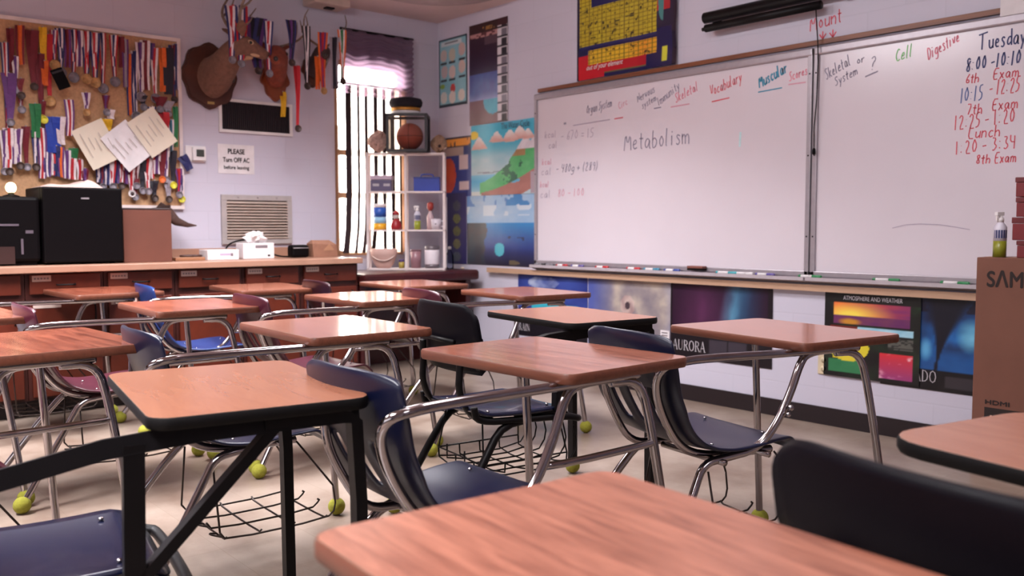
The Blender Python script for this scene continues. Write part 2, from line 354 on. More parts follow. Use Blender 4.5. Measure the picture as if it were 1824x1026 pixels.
# trims and skirting
struct(mb().box((2.92, -.012, 2.115), (3.26, .024, .026), BROWNTRIM, 0).build('trim_1'))
struct(mb().box((4.95, -.02, .764), (8.5, .04, .036), TANTRIM).build('trim_2'))
struct(mb().box((4.95, -.006, .05), (8.5, .012, .098), BASEB).build('baseboard_right'))
# round fitting and vent box on the ceiling
tag(mb().lathe([(.0, 0), (.47, 0), (.5, -.006), (.5, -.014), (.46, -.018), (.0, -.018)], (.95, -.68, H), mat('ceiling_fitting_grey', (166, 148, 148), .7), 40).build('ceiling_fitting'), 'large flat round grey fitting on the ceiling near the room corner', 'ceiling fitting')
tag(mb().box((.12, -1.12, H-.03), (.2, .3, .06), mat('ceiling_box_cream', (190, 168, 158), .6), 0, .01).box((.12, -1.1, H-.065), (.05, .07, .012), BLACKPL).build('ceiling_junction_box'), 'small flat cream box on the ceiling edge above the deer heads', 'ceiling box')

# ---------------------------------------------------------------- whiteboards
WB = mat('whiteboard_enamel', (216, 207, 215), .22, 0, .015, 3)
def pen(name, c): return mat('marker_ink_'+name, c, .6, 0, .1, 60)
PNAVY, PRED, PGREY, PTEAL, PPINK, PGREEN, PFAINT, PFPINK = pen('navy', (66, 72, 116)), pen('red', (212, 80, 94)), pen('grey', (136, 130, 150)), pen('teal', (60, 140, 170)), pen('pink', (222, 120, 140)), pen('green', (130, 205, 130)), pen('faint', (172, 160, 178)), pen('faint_pink', (212, 152, 170))
TRAYG = mat('tray_grey_metal', (176, 166, 172), .45, 0, .05, 20)
def whiteboard(label, x0, x1):
    z0, z1 = .80, 2.09; t = thing('whiteboard', label, 'whiteboard', (x0, 0, z0)); L = x1-x0; Hh = z1-z0
    mb().box((L/2, -.008, Hh/2), (L-.02, .012, Hh-.02), WB).build('writing_surface', t)
    b = mb()
    for x in (.014, L-.014): b.box((x, -.014, Hh/2), (.028, .028, Hh), STEEL, 0, .004)
    b.box((L/2, -.016, Hh-.022), (L, .032, .044), STEEL, 0, .008); b.box((L/2, -.014, .042), (L, .028, .03), STEEL, 0, .004)
    b.build('frame', t)
    b = mb(); b.prism([(-.075, .012), (-.075, .0), (0, -.02), (0, .006), (-.068, .006), (-.075, .02)], TRAYG, (0, 0, .005), (0, 1, 0), (0, 0, 1), 0, L); b.build('marker_tray', t)
    b = mb()
    for z in (.25, .7, 1.15):
        for x in (.014, L-.014): b.lathe([(.005, 0), (.004, .002), (0, .003)], (x, -.028, z), BLACKPL, 8, axis='y')
    b.build('screws', t)
    return t
wbl = whiteboard('long whiteboard with faint body system headings, left of the metal divider', 1.255, 3.555)
wbr = whiteboard('whiteboard with Tuesday exam timetable, right of the metal divider', 3.565, 5.865)
def wr(t, s, x, z, h, m, slant=.1, rot=0, th=.0052, w=None):
    script('marker_writing', s, (x-t.location.x, -.0145, z-t.location.z), WU, WV, h, th, m, t, slant, None, rot, w)
def ul(t, x0, x1, z0, z1, m, th=.007):
    x0 -= t.location.x; x1 -= t.location.x; z0 -= t.location.z; z1 -= t.location.z
    b = mb(); b.add([(x0, -.0158, z0), (x1, -.0158, z1), (x1, -.0158, z1+th), (x0, -.0158, z0+th)], [(0, 1, 2, 3)], m); return b.build('underline', t)
wr(wbl, 'Organ System', 1.79, 1.895, .06, PGREY, .25, .12, w=.25); ul(wbl, 1.66, 2.02, 1.825, 1.835, PFAINT)
wr(wbl, 'Circ', 2.10, 1.895, .05, PFPINK, .2, .35, w=.09); ul(wbl, 2.06, 2.14, 1.835, 1.838, PRED)
wr(wbl, 'Nervous', 2.27, 1.925, .055, PGREY, .2, .35, w=.16); wr(wbl, 'system', 2.31, 1.88, .045, PGREY, .2, .35, w=.13)
wr(wbl, 'Immunity', 2.45, 1.885, .055, PGREY, .2, .5, w=.2); ul(wbl, 2.41, 2.47, 1.87, 1.872, PGREY)
wr(wbl, 'Skeletal', 2.59, 1.89, .06, PPINK, .2, .33, w=.19); ul(wbl, 2.55, 2.7, 1.865, 1.87, PFPINK)
wr(wbl, 'Vocabulary', 2.86, 1.90, .066, PRED, .2, .28, w=.24); ul(wbl, 2.87, 3.0, 1.865, 1.875, PRED)
wr(wbl, 'Muscular', 3.21, 1.91, .068, PTEAL, .2, .36, .009, w=.2); ul(wbl, 3.2, 3.36, 1.885, 1.892, PTEAL)
wr(wbl, 'Scores', 3.405, 1.925, .052, PPINK, .2, .22, w=.12); ul(wbl, 3.4, 3.51, 1.905, 1.905, PFPINK)
wr(wbl, '-', 1.56, 1.82, .07, PGREY, 0, 0, .014)
wr(wbl, 'Metabolism', 2.15, 1.615, .115, PGREY, .05, .02, .0075, w=.56)
wr(wbl, 'kcal', 1.36, 1.76, .05, PFAINT, w=.13); wr(wbl, 'cal', 1.40, 1.68, .055, PFAINT, w=.1); wr(wbl, '- 670 = 15', 1.53, 1.73, .065, PFAINT, w=.34)
wr(wbl, 'kcal', 1.33, 1.565, .045, PFPINK, w=.11); wr(wbl, 'cal', 1.32, 1.49, .055, PFAINT, w=.12); wr(wbl, '- 480g + (289)', 1.48, 1.50, .06, PGREY, .2, 0, .005, w=.43)
wr(wbl, 'kcal', 1.31, 1.40, .045, PFPINK, w=.1); wr(wbl, 'cal', 1.31, 1.32, .06, PFAINT, w=.12); wr(wbl, '80 - 100', 1.50, 1.325, .055, PFPINK, w=.28)
wr(wbl, 'I', 3.07, 1.58, .09, pen('faint_teal', (190, 222, 226)), .05, 0, .014)
wr(wbr, 'Skeletal', 3.635, 1.905, .06, PGREY, .2, .42, w=.16); wr(wbr, 'System', 3.69, 1.865, .048, PGREY, .2, .36, w=.14); wr(wbr, 'or', 3.81, 1.965, .04, PGREY, .2, .2, w=.05)
wr(wbr, '?', 3.885, 1.925, .07, PGREY, w=.035); ul(wbr, 3.86, 3.93, 1.89, 1.91, PGREY, .008)
wr(wbr, 'Cell', 4.02, 1.945, .065, PGREEN, .3, .22, w=.095)
wr(wbr, 'Digestive', 4.19, 1.935, .06, PPINK, .3, .42, w=.17)
wr(wbr, 'Tuesday', 4.435, 1.945, .075, PNAVY, .05, .03, .007, w=.21)
wr(wbr, '8:00 -10:10', 4.375, 1.85, .065, PNAVY, .1, .03, .007, w=.25); wr(wbr, '6th', 4.375, 1.795, .045, PRED, w=.065); wr(wbr, 'Exam', 4.50, 1.80, .05, PRED, w=.12)
wr(wbr, '10:15', 4.352, 1.705, .07, pen('blue', (92, 112, 165)), .1, .05, w=.11); wr(wbr, '- 12:25', 4.485, 1.725, .07, PRED, .1, .04, w=.14); wr(wbr, '7th', 4.385, 1.645, .05, PRED, w=.075); wr(wbr, 'Exam', 4.50, 1.655, .052, PRED, w=.12)
wr(wbr, '12:25 - 1:20', 4.33, 1.575, .07, PRED, .05, .05, w=.28); wr(wbr, 'Lunch', 4.395, 1.53, .055, PRED, w=.15)
wr(wbr, '1:20 - 3:34', 4.338, 1.455, .065, PRED, .05, .05, w=.28); wr(wbr, '8th', 4.435, 1.405, .045, PRED, w=.07); wr(wbr, 'Exam', 4.52, 1.405, .05, PRED, w=.1)
b = mb(); x0 = wbr.location.x
pp = [(4.03, 1.095), (4.1, 1.112), (4.175, 1.116), (4.27, 1.112), (4.35, 1.10), (4.42, 1.087)]
for (a, c), (d, e) in zip(pp, pp[1:]): b.add([(a-x0, -.0158, c-.8), (d-x0, -.0158, e-.8), (d-x0, -.0158, e-.796), (a-x0, -.0158, c-.796)], [(0, 1, 2, 3)], PFAINT)
b.build('marker_scratch', wbr)
# dry-erase markers lying in the trays
MK = [(1.325, 'grey', .06), (1.385, 'black', .05), (1.45, 'grey', .07), (1.58, 'red', .12), (1.74, 'violet', .12), (1.98, 'red', .12), (2.27, 'red', .12), (2.43, 'teal', .13), (2.6, 'blue', .13), (3.02, 'turquoise', .15), (3.15, 'white', .12), (3.29, 'violet', .13), (3.58, 'green', .14), (4.02, 'green', .14), (4.37, 'green', .14)]
MC = {'grey': (120, 116, 122), 'black': (26, 22, 26), 'red': (190, 40, 50), 'violet': (96, 84, 150), 'teal': (40, 130, 160), 'blue': (50, 74, 150), 'turquoise': (60, 160, 170), 'white': (226, 222, 222), 'green': (50, 130, 80)}
seen = {}
ordn = ['first', 'second', 'third', 'fourth', 'fifth', 'sixth', 'seventh', 'eighth', 'ninth', 'tenth', 'eleventh', 'twelfth']
for x, c, L in MK:
    k = seen.get(c, 0); seen[c] = k+1; n_same = sum(1 for q in MK if q[1] == c)
    t = thing('dry_erase_marker', ('%s dry-erase marker lying in the whiteboard tray' % c) if n_same == 1 else '%s dry-erase marker in the whiteboard tray, %s %s one from the left' % (c, ordn[k], c), 'marker', (x, -.045, .828), random.uniform(-.06, .06), 'markers in the whiteboard trays')
    m = mat('marker_'+c, MC[c], .35)
    mb().lathe([(.0, 0), (.0085, .001), (.009, L*.62)], (-L/2, 0, 0), WHITEPL if c not in ('black', 'grey') else m, 10, axis='x').build('barrel', t)
    mb().lathe([(.0095, L*.6), (.0098, L*.97), (.006, L), (0, L)], (-L/2, 0, 0), m, 10, axis='x').build('cap', t)
    mb().lathe([(.0, -.002), (.0085, -.002), (.0092, .014)], (-L/2, 0, 0), m, 10, axis='x').build('end_plug', t)
t = thing('board_eraser', 'dark felt board eraser in the tray below the Metabolism writing', 'eraser', (2.80, -.052, .8345), .03, None)
mb().box((0, 0, .006), (.12, .045, .012), BLACKPL, 0, .003).build('felt_pad', t); mb().box((0, 0, .02), (.12, .045, .016), mat('eraser_back', (120, 70, 60), .6), 0, .004).build('grip', t)

# rolled projection screen, its cord, wall note
t = thing('projection_screen', 'long black rolled projection screen case on the wall above the whiteboards', 'projection screen', (2.86, -.06, 2.33))
b = mb(); L = 2.5
b.tube([(0, -.02, .032), (L, -.02, .032)], .034, BLACKMETAL, 14).build('case', t)
mb().tube([(.02, -.035, -.034), (.78, -.035, -.034)], .024, BLACKMETAL, 12).tube([(-.005, -.035, -.036), (.02, -.035, -.036)], .012, BLACKMETAL, 10).build('roller', t)
b = mb()
for x in (.05, .9): b.box((x, .035, .02), (.03, .055, .07), BLACKMETAL)
b.build('bracket', t)
t = thing('pull_cord', 'thin black cord hanging from the screen over the whiteboard divider', 'cord', (3.60, -.05, 1.5))
mb().tube([(0, -.03, .81), (0, 0, .6), (.004, .0, .5), (.0, -.0, .3), (-.012, 0, .15), (-.01, 0, .03)], .0035, BLACKPL, 6).build('cord', t); mb().lathe([(.002, .04), (.008, .03), (.009, .005), (.004, 0)], (-.01, 0, 0), BLACKPL, 10).build('toggle', t); mb().box((0, -.03, .812), (.03, .02, .012), BLACKPL).build('hook', t)
t = thing('wall_note', 'red handwritten word Mount with two arrows on the wall above the divider', 'handwriting', (3.525, 0, 2.14))
script('red_word', 'Mount', (-.005, -.001, .045), WU, WV, .08, .006, PRED, t, .1, None, .12, .2)
b = mb()
for x in (.075, .135):
    for p, q in (((x, .035), (x, -.005)), ((x-.02, .02), (x, -.006)), ((x+.02, .02), (x, -.006))):
        dx, dz = q[0]-p[0], q[1]-p[1]; l_ = math.hypot(dx, dz); nx, nz = -dz/l_*.0035, dx/l_*.0035
        b.add([(p[0]+nx, -.002, p[1]+nz), (p[0]-nx, -.002, p[1]-nz), (q[0]-nx, -.002, q[1]-nz), (q[0]+nx, -.002, q[1]+nz)], [(0, 1, 2, 3)], PRED)
b.build('red_arrows', t)
t = thing('paper_notice', 'pale paper sheet on the wall at the top right, over the trim', 'paper', (4.53, -.03, 2.086)); mb().box((.25, 0, .16), (.5, .003, .32), WHITEPAPER).build('sheet', t)
script('faint_red_line', '----', (.07, -.002, .06), WU, WV, .04, .004, PPINK, t)
t = thing('wall_outlet', 'cream electrical outlet low on the wall by the weather poster', 'outlet', (3.652, 0, .34)); CREAM = mat('cream_plastic', (206, 190, 160), .45)
mb().box((0, -.004, 0), (.072, .008, .115), CREAM, 0, .003).build('cover_plate', t)
b = mb()
for z in (-.025, .025): b.lathe([(.016, 0), (.016, .004), (0, .004)], (0, -.008, z), CREAM, 12, axis='y'); b.box((-.006, -.0125, z), (.002, .002, .009), INK); b.box((.006, -.0125, z), (.002, .002, .009), INK)
b.build('sockets', t)
t = thing('junction_outlet', 'small white box with a yellow tag low on the wall by the room corner', 'outlet', (.36, 0, .40)); mb().box((0, -.02, 0), (.14, .04, .11), WHITEPL, 0, .004).build('box', t); mb().box((-.10, -.011, .02), (.05, .022, .05), mat('yellow_tag', (206, 180, 50), .6), 0, .003).build('yellow_tag', t)
# ---------------------------------------------------------------- posters on the whiteboard wall
def box_in(u, v, a, b, c, d): return a <= u <= b and c <= v <= d
def ell(u, v, cu, cv, ru, rv): return ((u-cu)/ru)**2+((v-cv)/rv)**2
# small medical style chart, top row
def p_small(u, v):
    if u < .035 or u > .965 or v < .035 or v > .97: return (44, 56, 66)
    c = mix((120, 176, 186), (150, 196, 206), fbm(u*5, v*6, 1))
    if box_in(u, v, .1, .8, .9, .95): return (196, 206, 206) if not (.92 < v < .935 and .2 < u < .7) else (60, 60, 70)
    for cu, cv, c2 in ((.18, .76, (206, 180, 168)), (.48, .75, (198, 184, 160)), (.82, .8, (206, 170, 160)), (.2, .52, (200, 170, 166)), (.48, .5, (222, 190, 178)), (.82, .55, (214, 180, 166)), (.18, .14, (226, 214, 200)), (.48, .13, (230, 210, 196)), (.8, .14, (226, 214, 200))):
        if ell(u, v, cu, cv, .12, .09) < 1: return mix(c2, c, .25*fbm(u*20, v*20, 3))
    if ell(u, v, .5, .72, .06, .07) < 1: return (150, 120, 40)
    if ell(u, v, .5, .26, .09, .07) < 1: return (176, 60, 56)
    if ell(u, v, .12, .31, .09, .035) < 1: return (128, 160, 60)
    for cv in (.64, .39):
        for cu in (.18, .48, .82):
            if abs(u-cu) < .11 and abs(v-cv-.02*(cu > .7)) < .018: return (28, 34, 40)
    return c
poster('poster', 'small light blue chart with little figures, nearest the room corner', .02, .41, 2.115, 2.68, p_small, 40, 60)
def p_tall(u, v):
    if u > .74:
        k = int(v*11); r = v*11-k
        if v > .93: return (60, 30, 34)
        if u > .985: return (120, 112, 118)
        if r < .12: return (40, 34, 42)
        dark = (_h(k, 3, 5)*.4+.25); 
        if box_in(u, r, .85, .97, .15, .85): return (36, 32, 40) if _h(k, 1, 9) > .4 else (110, 104, 116)
        return (208, 200, 206)
    if v > .9: return (52, 28, 28) if not (box_in(u, v, .35, .75, .92, .96) and vn(u*40, v*60, 2) > .5) else (140, 100, 50)
    if v > .86: return (176, 130, 128) if vn(u*14, v*60, 4) > .45 else (90, 44, 48)
    if v > .78 and .4 < u: return (84, 62, 72)
    if v > .50: return mix((42, 30, 60), (48, 24, 40), (v-.5)/.35+.3*fbm(u*4, v*4, 2))
    if v > .24: return mix((150, 160, 200), mix((60, 60, 120), (70, 110, 170), fbm(u*5, v*8, 6)), min(1, (v-.24)/.10+.4*fbm(u*6, v*14, 8)))
    if ell(u, v, .62, .22, .24, .13) < 1: return mix((40, 140, 170), (70, 180, 196), fbm(u*9, v*9, 3))
    return mix((92, 58, 68), (110, 70, 84), fbm(u*4, v*5, 5))
poster('poster', 'tall dark blue poster with a strip of small photographs down its right edge', .44, .925, 1.93, 2.73, p_tall, 60, 110)
def p_water(u, v):
    if v > .0 and u > .93 and v < .3: return (168, 150, 160)
    sky = mix((176, 200, 208), (60, 176, 206), (v-.35)/.45)
    c = mix(sky, (206, 216, 220), max(0, .55-abs(v-.5)*3)*fbm(u*4, v*9, 2)*1.6)
    if ell(u, v, .05, .86, .08, .06) < 1: return (236, 206, 60)
    for cu, cv, s in ((.14, .74, 1.2), (.42, .82, 1), (.62, .81, 1.1), (.77, .83, 1.2), (.9, .82, .9)):
        d = (v-(cv-.08))/(.14*s)
        if 0 <= d <= 1 and abs(u-cu) < .1*s*(1-d)+.01+.02*vn(u*30, v*30, 3): return mix((236, 226, 224), (214, 160, 150), 1-d*1.3+.5*(fbm(u*20, v*20, 4)-.5))
        if ell(u, v, cu, cv-.07, .1*s, .02) < 1: return (222, 178, 170)
    ridge = .16+.75*max(0, u-.16)**1.35+.03*fbm(u*8, 1, 2)
    if u > .6: ridge = max(ridge, .80-abs(u-.86)*1.35)
    soil = .02+.36*max(0, u-.1)**1.7
    if u > .1 and v < soil+.02 and v > soil-.22 and u > .16:
        if ell(u, v, .68, .19, .1, .03) < 1: return (90, 170, 206)
        return mix((150, 92, 84), (176, 120, 110), fbm(u*9, v*9, 8))
    if u > .14 and soil <= v < ridge:
        if v > .60 and abs(u-.86) < .2: return mix((244, 240, 244), (196, 186, 196), fbm(u*16, v*12, 4))
        if v > .52 and u < .86: return mix((176, 140, 90), (150, 116, 84), fbm(u*14, v*14, 4))
        g = fbm(u*9, v*12, 7)
        if g > .55 and .38 < u < .85 and v < .5: return (22, 96, 66)
        return mix((60, 160, 92), (100, 190, 120), g)
    if v < .3 and u < .4: return mix((60, 160, 206), (190, 216, 222), abs(v-.2)*5) if v > .06 else (206, 214, 214)
    if .30 < v < .33 and .1 < u < .5 and vn(u*12, v*80, 3) > .4: return (120, 130, 150)
    return c
wt = poster('poster', 'water cycle poster with a green mountain under a blue sky, left of the whiteboard', .465, 1.245, 1.36, 1.925, p_water, 100, 80, .008, lambda u, v: .006*math.sin(u*7)*v)
text('The Water Cycle', (.86, -.0185, 1.868), WU, WV, .05, mat('title_ink', (20, 40, 80), .6), 'lettering', wt, .33)
def p_ocean(u, v):
    if v > .6:
        c = mix((128, 170, 210), (176, 196, 214), fbm(u*6, v*10, 2)); 
        if v > .84 and fbm(u*9, v*4, 5) > .5: return (66, 130, 186) if u > .6 else (90, 130, 186)
        if .7 < v < .86 and vn(u*10, v*12, 7) > .55: return (200, 212, 222)
        return c
    c = mix((22, 40, 110), (44, 130, 190), (v-.2)/.4+.2*(fbm(u*5, v*6, 3)-.5))
    if v < .25: c = mix((34, 28, 48), c, v*4)
    if u < .2+.14*fbm(v*6, 2, 4) and v < .62: return mix((64, 52, 58), (40, 60, 76), fbm(u*12, v*10, 9))
    if ell(u, v, .5, .23, .075, .095) < 1: return (76, 178, 196)
    if box_in(u, v, .64, .86, .02, .08) and vn(u*9, v*20, 3) > .35: return (96, 84, 66)
    if .35 < v < .42 and .62 < u < .86 and vn(u*14, v*40, 6) > .6: return (24, 30, 70)
    return c
poster('poster', 'deep blue ocean poster with a glowing turquoise oval, under the water cycle poster', .40, 1.235, .80, 1.36, p_ocean, 80, 80, .004)
def p_navy(u, v):
    if v > .82: return (226, 150, 60) if box_in(u, v, .06, .95, .86, .97) and vn(u*16, v*20, 2) > .25 else (24, 26, 56)
    if v > .68: return (160, 140, 134) if u < .75 else (30, 44, 100)
    if ell(u, v, .22, .36, .26, .3) < 1: return mix((150, 44, 34), (190, 80, 40), fbm(u*6, v*5, 3))
    if box_in(u, v, .6, .88, .45, .68) or box_in(u, v, .6, .9, .12, .25): return (206, 186, 190)
    return mix((24, 40, 110), (30, 50, 130), fbm(u*4, v*4, 4))
poster('poster', 'navy poster with an orange ball picture and yellow headline, behind the white shelf', .06, .462, 1.36, 1.855, p_navy, 40, 50, .004)
def p_circ(u, v):
    for k in range(5):
        cv = .82-.18*k; r = ell(u, v, .5, cv, .2, .07)
        if r < 1: return mix(((70, 76, 84), (120, 124, 60), (110, 112, 60), (120, 116, 70), (84, 96, 104))[k], (40, 46, 60), .6*fbm(u*14, v*30, k))
    return mix((26, 26, 66), (40, 36, 96), u)
poster('poster', 'narrow dark poster with a column of greenish discs, low behind the white shelf', .13, .395, .80, 1.39, p_circ, 36, 70, .007)
# glossy periodic table, bulging from the wall
def p_table(u, v):
    # u 0..1 over x 1.694..2.594, v 0..1 over z 2.11..2.83
    if u < .02 or u > .965: return (24, 20, 42)
    grid = lambda: (120, 104, 34) if (u*22 % 1) < .14 or (v*26 % 1) < .16 else None
    if .30 < v < .84 and .03 < u < .82 and not (v > .70 and .16 < u < .64) or (v >= .84 and (.03 < u < .14 or .64 < u < .82)):
        if .30 < v < .33: return (40, 40, 90)
        if v > .7 and .64 < u < .66: return (24, 24, 60)
        g = grid()
        if g: return g
        return (60, 56, 30) if vn(u*44, v*52, 1) > .78 else mix((196, 178, 44), (176, 156, 40), fbm(u*8, v*8, 2))
    if v >= .70 and .16 <= u <= .64: return (176, 40, 44) if (v > .78 and box_in(u, v, .22, .6, .78, 1)) else (28, 34, 84)
    if .14 < v <= .28 and .13 < u < .82:
        g = grid()
        if g: return g
        return (70, 50, 24) if vn(u*44, v*52, 3) > .78 else mix((220, 178, 44), (226, 150, 40), max(0, 1-abs(u-.7)*5))
    if v < .27 and u < .72 and v < .24 and not (v < .03 and u > .3): return mix((196, 30, 40), (150, 24, 40), u*.8) if not (.02 < v < .05 and u > .3) else (96, 90, 60)
    if v >= .36 and u >= .82: 
        if ell(u, v, .88, .62, .05, .2) < 1 and u < .88: return (70, 130, 130)
        return (170, 36, 44) if v > .52 and u < .94 else (26, 24, 56)
    if box_in(u, v, .87, .92, .05, .18): return (206, 206, 60)
    return (28, 28, 74)
pt = poster('poster', 'glossy yellow and red periodic table poster hanging above the whiteboard', 1.694, 2.594, 2.135, 2.825, p_table, 190, 140, .012, lambda u, v: .012*max(0, u-.6)*(1+math.sin(v*16+u*9))+.008*abs(math.sin(u*5)), rough=.16, coat=.6)
text('out of your element', (1.80, -.026, 2.197), WU, WV, .035, WHITEPAPER, 'lettering', pt, .34, .3)
# row of posters under the tray
def p_rain(u, v):
    c = mix((34, 44, 110), (70, 90, 170), fbm(u*4, v*4, 2))
    if ell(u, v, .38, .88, .22, .1) < 1: return mix(c, (170, 180, 206), fbm(u*9, v*9, 4)*1.4)
    if v < .22: return (26, 22, 30)
    if ell(u, v, .45, .5, .25, .14) < 1 or ell(u, v, .78, .42, .18, .14) < 1 or box_in(u, v, .32, .6, .2, .4): return mix((50, 160, 184), (70, 190, 206), fbm(u*8, v*8, 6))
    if v < .45 and u < .3: return (60, 40, 90)
    return c
pr = poster('poster', 'blue weather poster with a turquoise shape, first one under the whiteboard tray', 1.045, 1.80, .27, .744, p_rain, 60, 50, .004)
def serif(word, org, h, m, parent, k=.8):
    """Roman capitals with thick and thin strokes and serifs, flat on the wall"""
    GL = {'A': (.78, [(.39, 1, .06, 0, .045), (.39, 1, .7, 0, .11), (.2, .36, .56, .36, .05)], [.06, .7]), 'U': (.82, [(.14, 1, .14, .3, .11), (.14, .3, .22, .07, .1), (.22, .07, .42, 0, .07), (.42, 0, .6, .07, .05), (.6, .07, .68, .3, .05), (.68, .3, .68, 1, .05)], []),
          'R': (.78, [(.16, 0, .16, 1, .11), (.16, .97, .42, .97, .05), (.42, .97, .58, .86, .08), (.58, .86, .58, .64, .1), (.58, .64, .42, .52, .07), (.42, .52, .16, .52, .05), (.36, .52, .72, 0, .11)], [.16, .74]), 'O': (.9, [(.45, 1, .2, .86, .08), (.2, .86, .1, .5, .11), (.1, .5, .2, .14, .11), (.2, .14, .45, 0, .07), (.45, 0, .7, .14, .08), (.7, .14, .8, .5, .11), (.8, .5, .7, .86, .11), (.7, .86, .45, 1, .07)], []),
          'D': (.86, [(.16, 0, .16, 1, .11), (.16, .97, .45, .95, .05), (.45, .95, .68, .76, .08), (.68, .76, .74, .5, .11), (.74, .5, .68, .22, .11), (.68, .22, .45, .04, .08), (.45, .04, .16, .03, .05)], []), 'I': (.4, [(.2, 0, .2, 1, .11)], [.2]), 'T': (.75, [(.37, 0, .37, 1, .11), (.05, .97, .7, .97, .06)], [.37]), 'N': (.9, [(.14, 0, .14, 1, .05), (.14, 1, .74, 0, .11), (.74, 0, .74, 1, .05)], [.14])}
    b = mb(); x = 0
    for ch in word:
        w_, st, ser = GL[ch]
        for (a, c, d, e, t) in st:
            L = math.hypot(d-a, e-c); nx, nz = -(e-c)/L*t/2, (d-a)/L*t/2; ex, ez = (d-a)/L*.03, (e-c)/L*.03
            q = [(a-ex+nx, c-ez+nz), (a-ex-nx, c-ez-nz), (d+ex-nx, e+ez-nz), (d+ex+nx, e+ez+nz)]
            b.add([(org[0]+(x+p)*h*k, org[1], org[2]+z*h) for p, z in q], [(0, 1, 2, 3)], m)
        for s_ in ser: b.add([(org[0]+(x+p)*h*k, org[1], org[2]+z*h) for p, z in ((s_-.13, -.02), (s_+.13, -.02), (s_+.13, .03), (s_-.13, .03))], [(0, 1, 2, 3)], m)
        x += w_+.04
    return b.build('lettering', parent)
SER = mat('poster_title_white', (196, 190, 196), .6)
serif('RAIN', (1.06, -.007, .31), .052, SER, pr)
def p_hurr(u, v):
    c = mix((60, 70, 140), (96, 110, 176), fbm(u*3, v*3, 2))
    dx, dy = (u-.5)*1.5, (v-.68); r = math.hypot(dx, dy); a = math.atan2(dy, dx)
    swirl = max(0, min(1, .5+.3*math.sin(2*a+5*math.log(r+.1)+4*fbm(u*6, v*6, 5))+.6*(fbm(u*11, v*11, 8)-.5)))
    t = max(0, min(1, (1.1-r)*2.2))*(.78+.22*swirl)
    if u < .35 and v > .55: t *= max(0, (u-.05)/.3)
    c = mix(c, mix((136, 122, 116), (192, 178, 164), swirl), t)
    if r < .045: return (70, 56, 64)
    if r < .13: return mix((150, 124, 124), (206, 186, 178), swirl)
    if v < .04: return (40, 36, 42)
    return c
ph = poster('poster', 'grey hurricane satellite poster with a spiral cloud, under the whiteboard tray', 1.808, 2.555, .20, .746, p_hurr, 90, 64, .004)
b = mb(); b.add([(2.475, -.006, .34), (2.55, -.006, .34), (2.55, -.006, .43), (2.475, -.006, .43)], [(0, 1, 2, 3)], WHITEPAPER)
for k in range(4): b.add([(2.485, -.0068, .41-.018*k), (2.535, -.0068, .41-.018*k), (2.535, -.0068, .418-.018*k), (2.485, -.0068, .418-.018*k)], [(0, 1, 2, 3)], mat('grey_print', (120, 110, 116), .7))
b.build('caption_block', ph)
def p_aur(u, v):
    if u < .025 or u > .95 or v < .02: return (22, 14, 22)
    if v < .33: return (56, 50, 60) if box_in(u, v, .41, .77, .10, .28) and not .58 < u < .6 else (20, 14, 22)
    c = mix((40, 18, 40), (104, 50, 92), max(0, 1-abs(u-.33)*3.2)*(.4+.9*fbm(u*5, v*2, 3))*max(0, 1-abs(v-.55)*1.5))
    c = mix(c, (110, 170, 200), max(0, 1-abs(u-.62-.14*(v-.5))*7)*fbm(u*9, v*3, 6)*1.5*(v > .36))
    return mix(c, (36, 70, 104), max(0, 1-abs(u-.74)*5)*.8)
pa = poster('poster', 'dark purple AURORA poster under the whiteboard tray', 2.557, 3.318, .27, .746, p_aur, 80, 56, .004)
serif('AURORA', (2.58, -.007, .318), .064, SER, pa)
def p_atm(u, v):
    c = mix((20, 18, 20), (40, 70, 40), max(0, fbm(u*4, v*4, 3)-.35)*1.6)
    if box_in(u, v, .10, .90, .63, .875):
        t = (v-.63)/.245
        if t < .4: return mix((92, 36, 100), (200, 140, 50), max(0, 1-ell(u, v, .28, .66, .14, .05))+.25*fbm(u*9, v*20, 4)) 
        k = fbm(u*3, v*16, 2); s = max(0, 1-math.hypot((u-.28)*2, (t-.45)*1.3))
        return mix(mix((110, 44, 110), (226, 80, 50), (1-u)*1.2+.6*(k-.5)), (250, 222, 90), s*1.2)
    if box_in(u, v, .36, .94, .53, .61): return mix((120, 180, 206), (196, 226, 236), fbm(u*9, v*20, 4))
    if v > .88: return (22, 22, 20)
    if ell(u, v, .27, .36, .22, .17) < 1 or box_in(u, v, .1, .42, .22, .42): 
        return (60, 50, 20) if ell(u, v, .27, .33, .03, .03) < 1 else mix((206, 190, 40), (226, 210, 70), fbm(u*8, v*8, 2))
    if box_in(u, v, .05, .46, .06, .21): return mix((40, 110, 70), (60, 130, 84), fbm(u*6, v*12, 5))
    if box_in(u, v, .60, .93, .04, .33): return mix(mix((210, 50, 60), (150, 60, 120), (.33-v)*3.4), (240, 190, 200), max(0, fbm(u*10, v*22, 7)-.62)*5)
    if box_in(u, v, .68, .94, .38, .5): return (90, 90, 84) if vn(u*30, v*90, 1) > .45 else (44, 44, 42)
    if box_in(u, v, .06, .4, .5, .6): return (110, 40, 34)
    return c
pm = poster('poster', 'colourful Atmosphere and Weather poster with orange, yellow and green panels', 3.655, 4.19, .285, .748, p_atm, 84, 80, .012)
text('ATMOSPHERE AND WEATHER', (3.765, -.0145, .708), WU, WV, .024, SER, 'lettering', pm, .33)
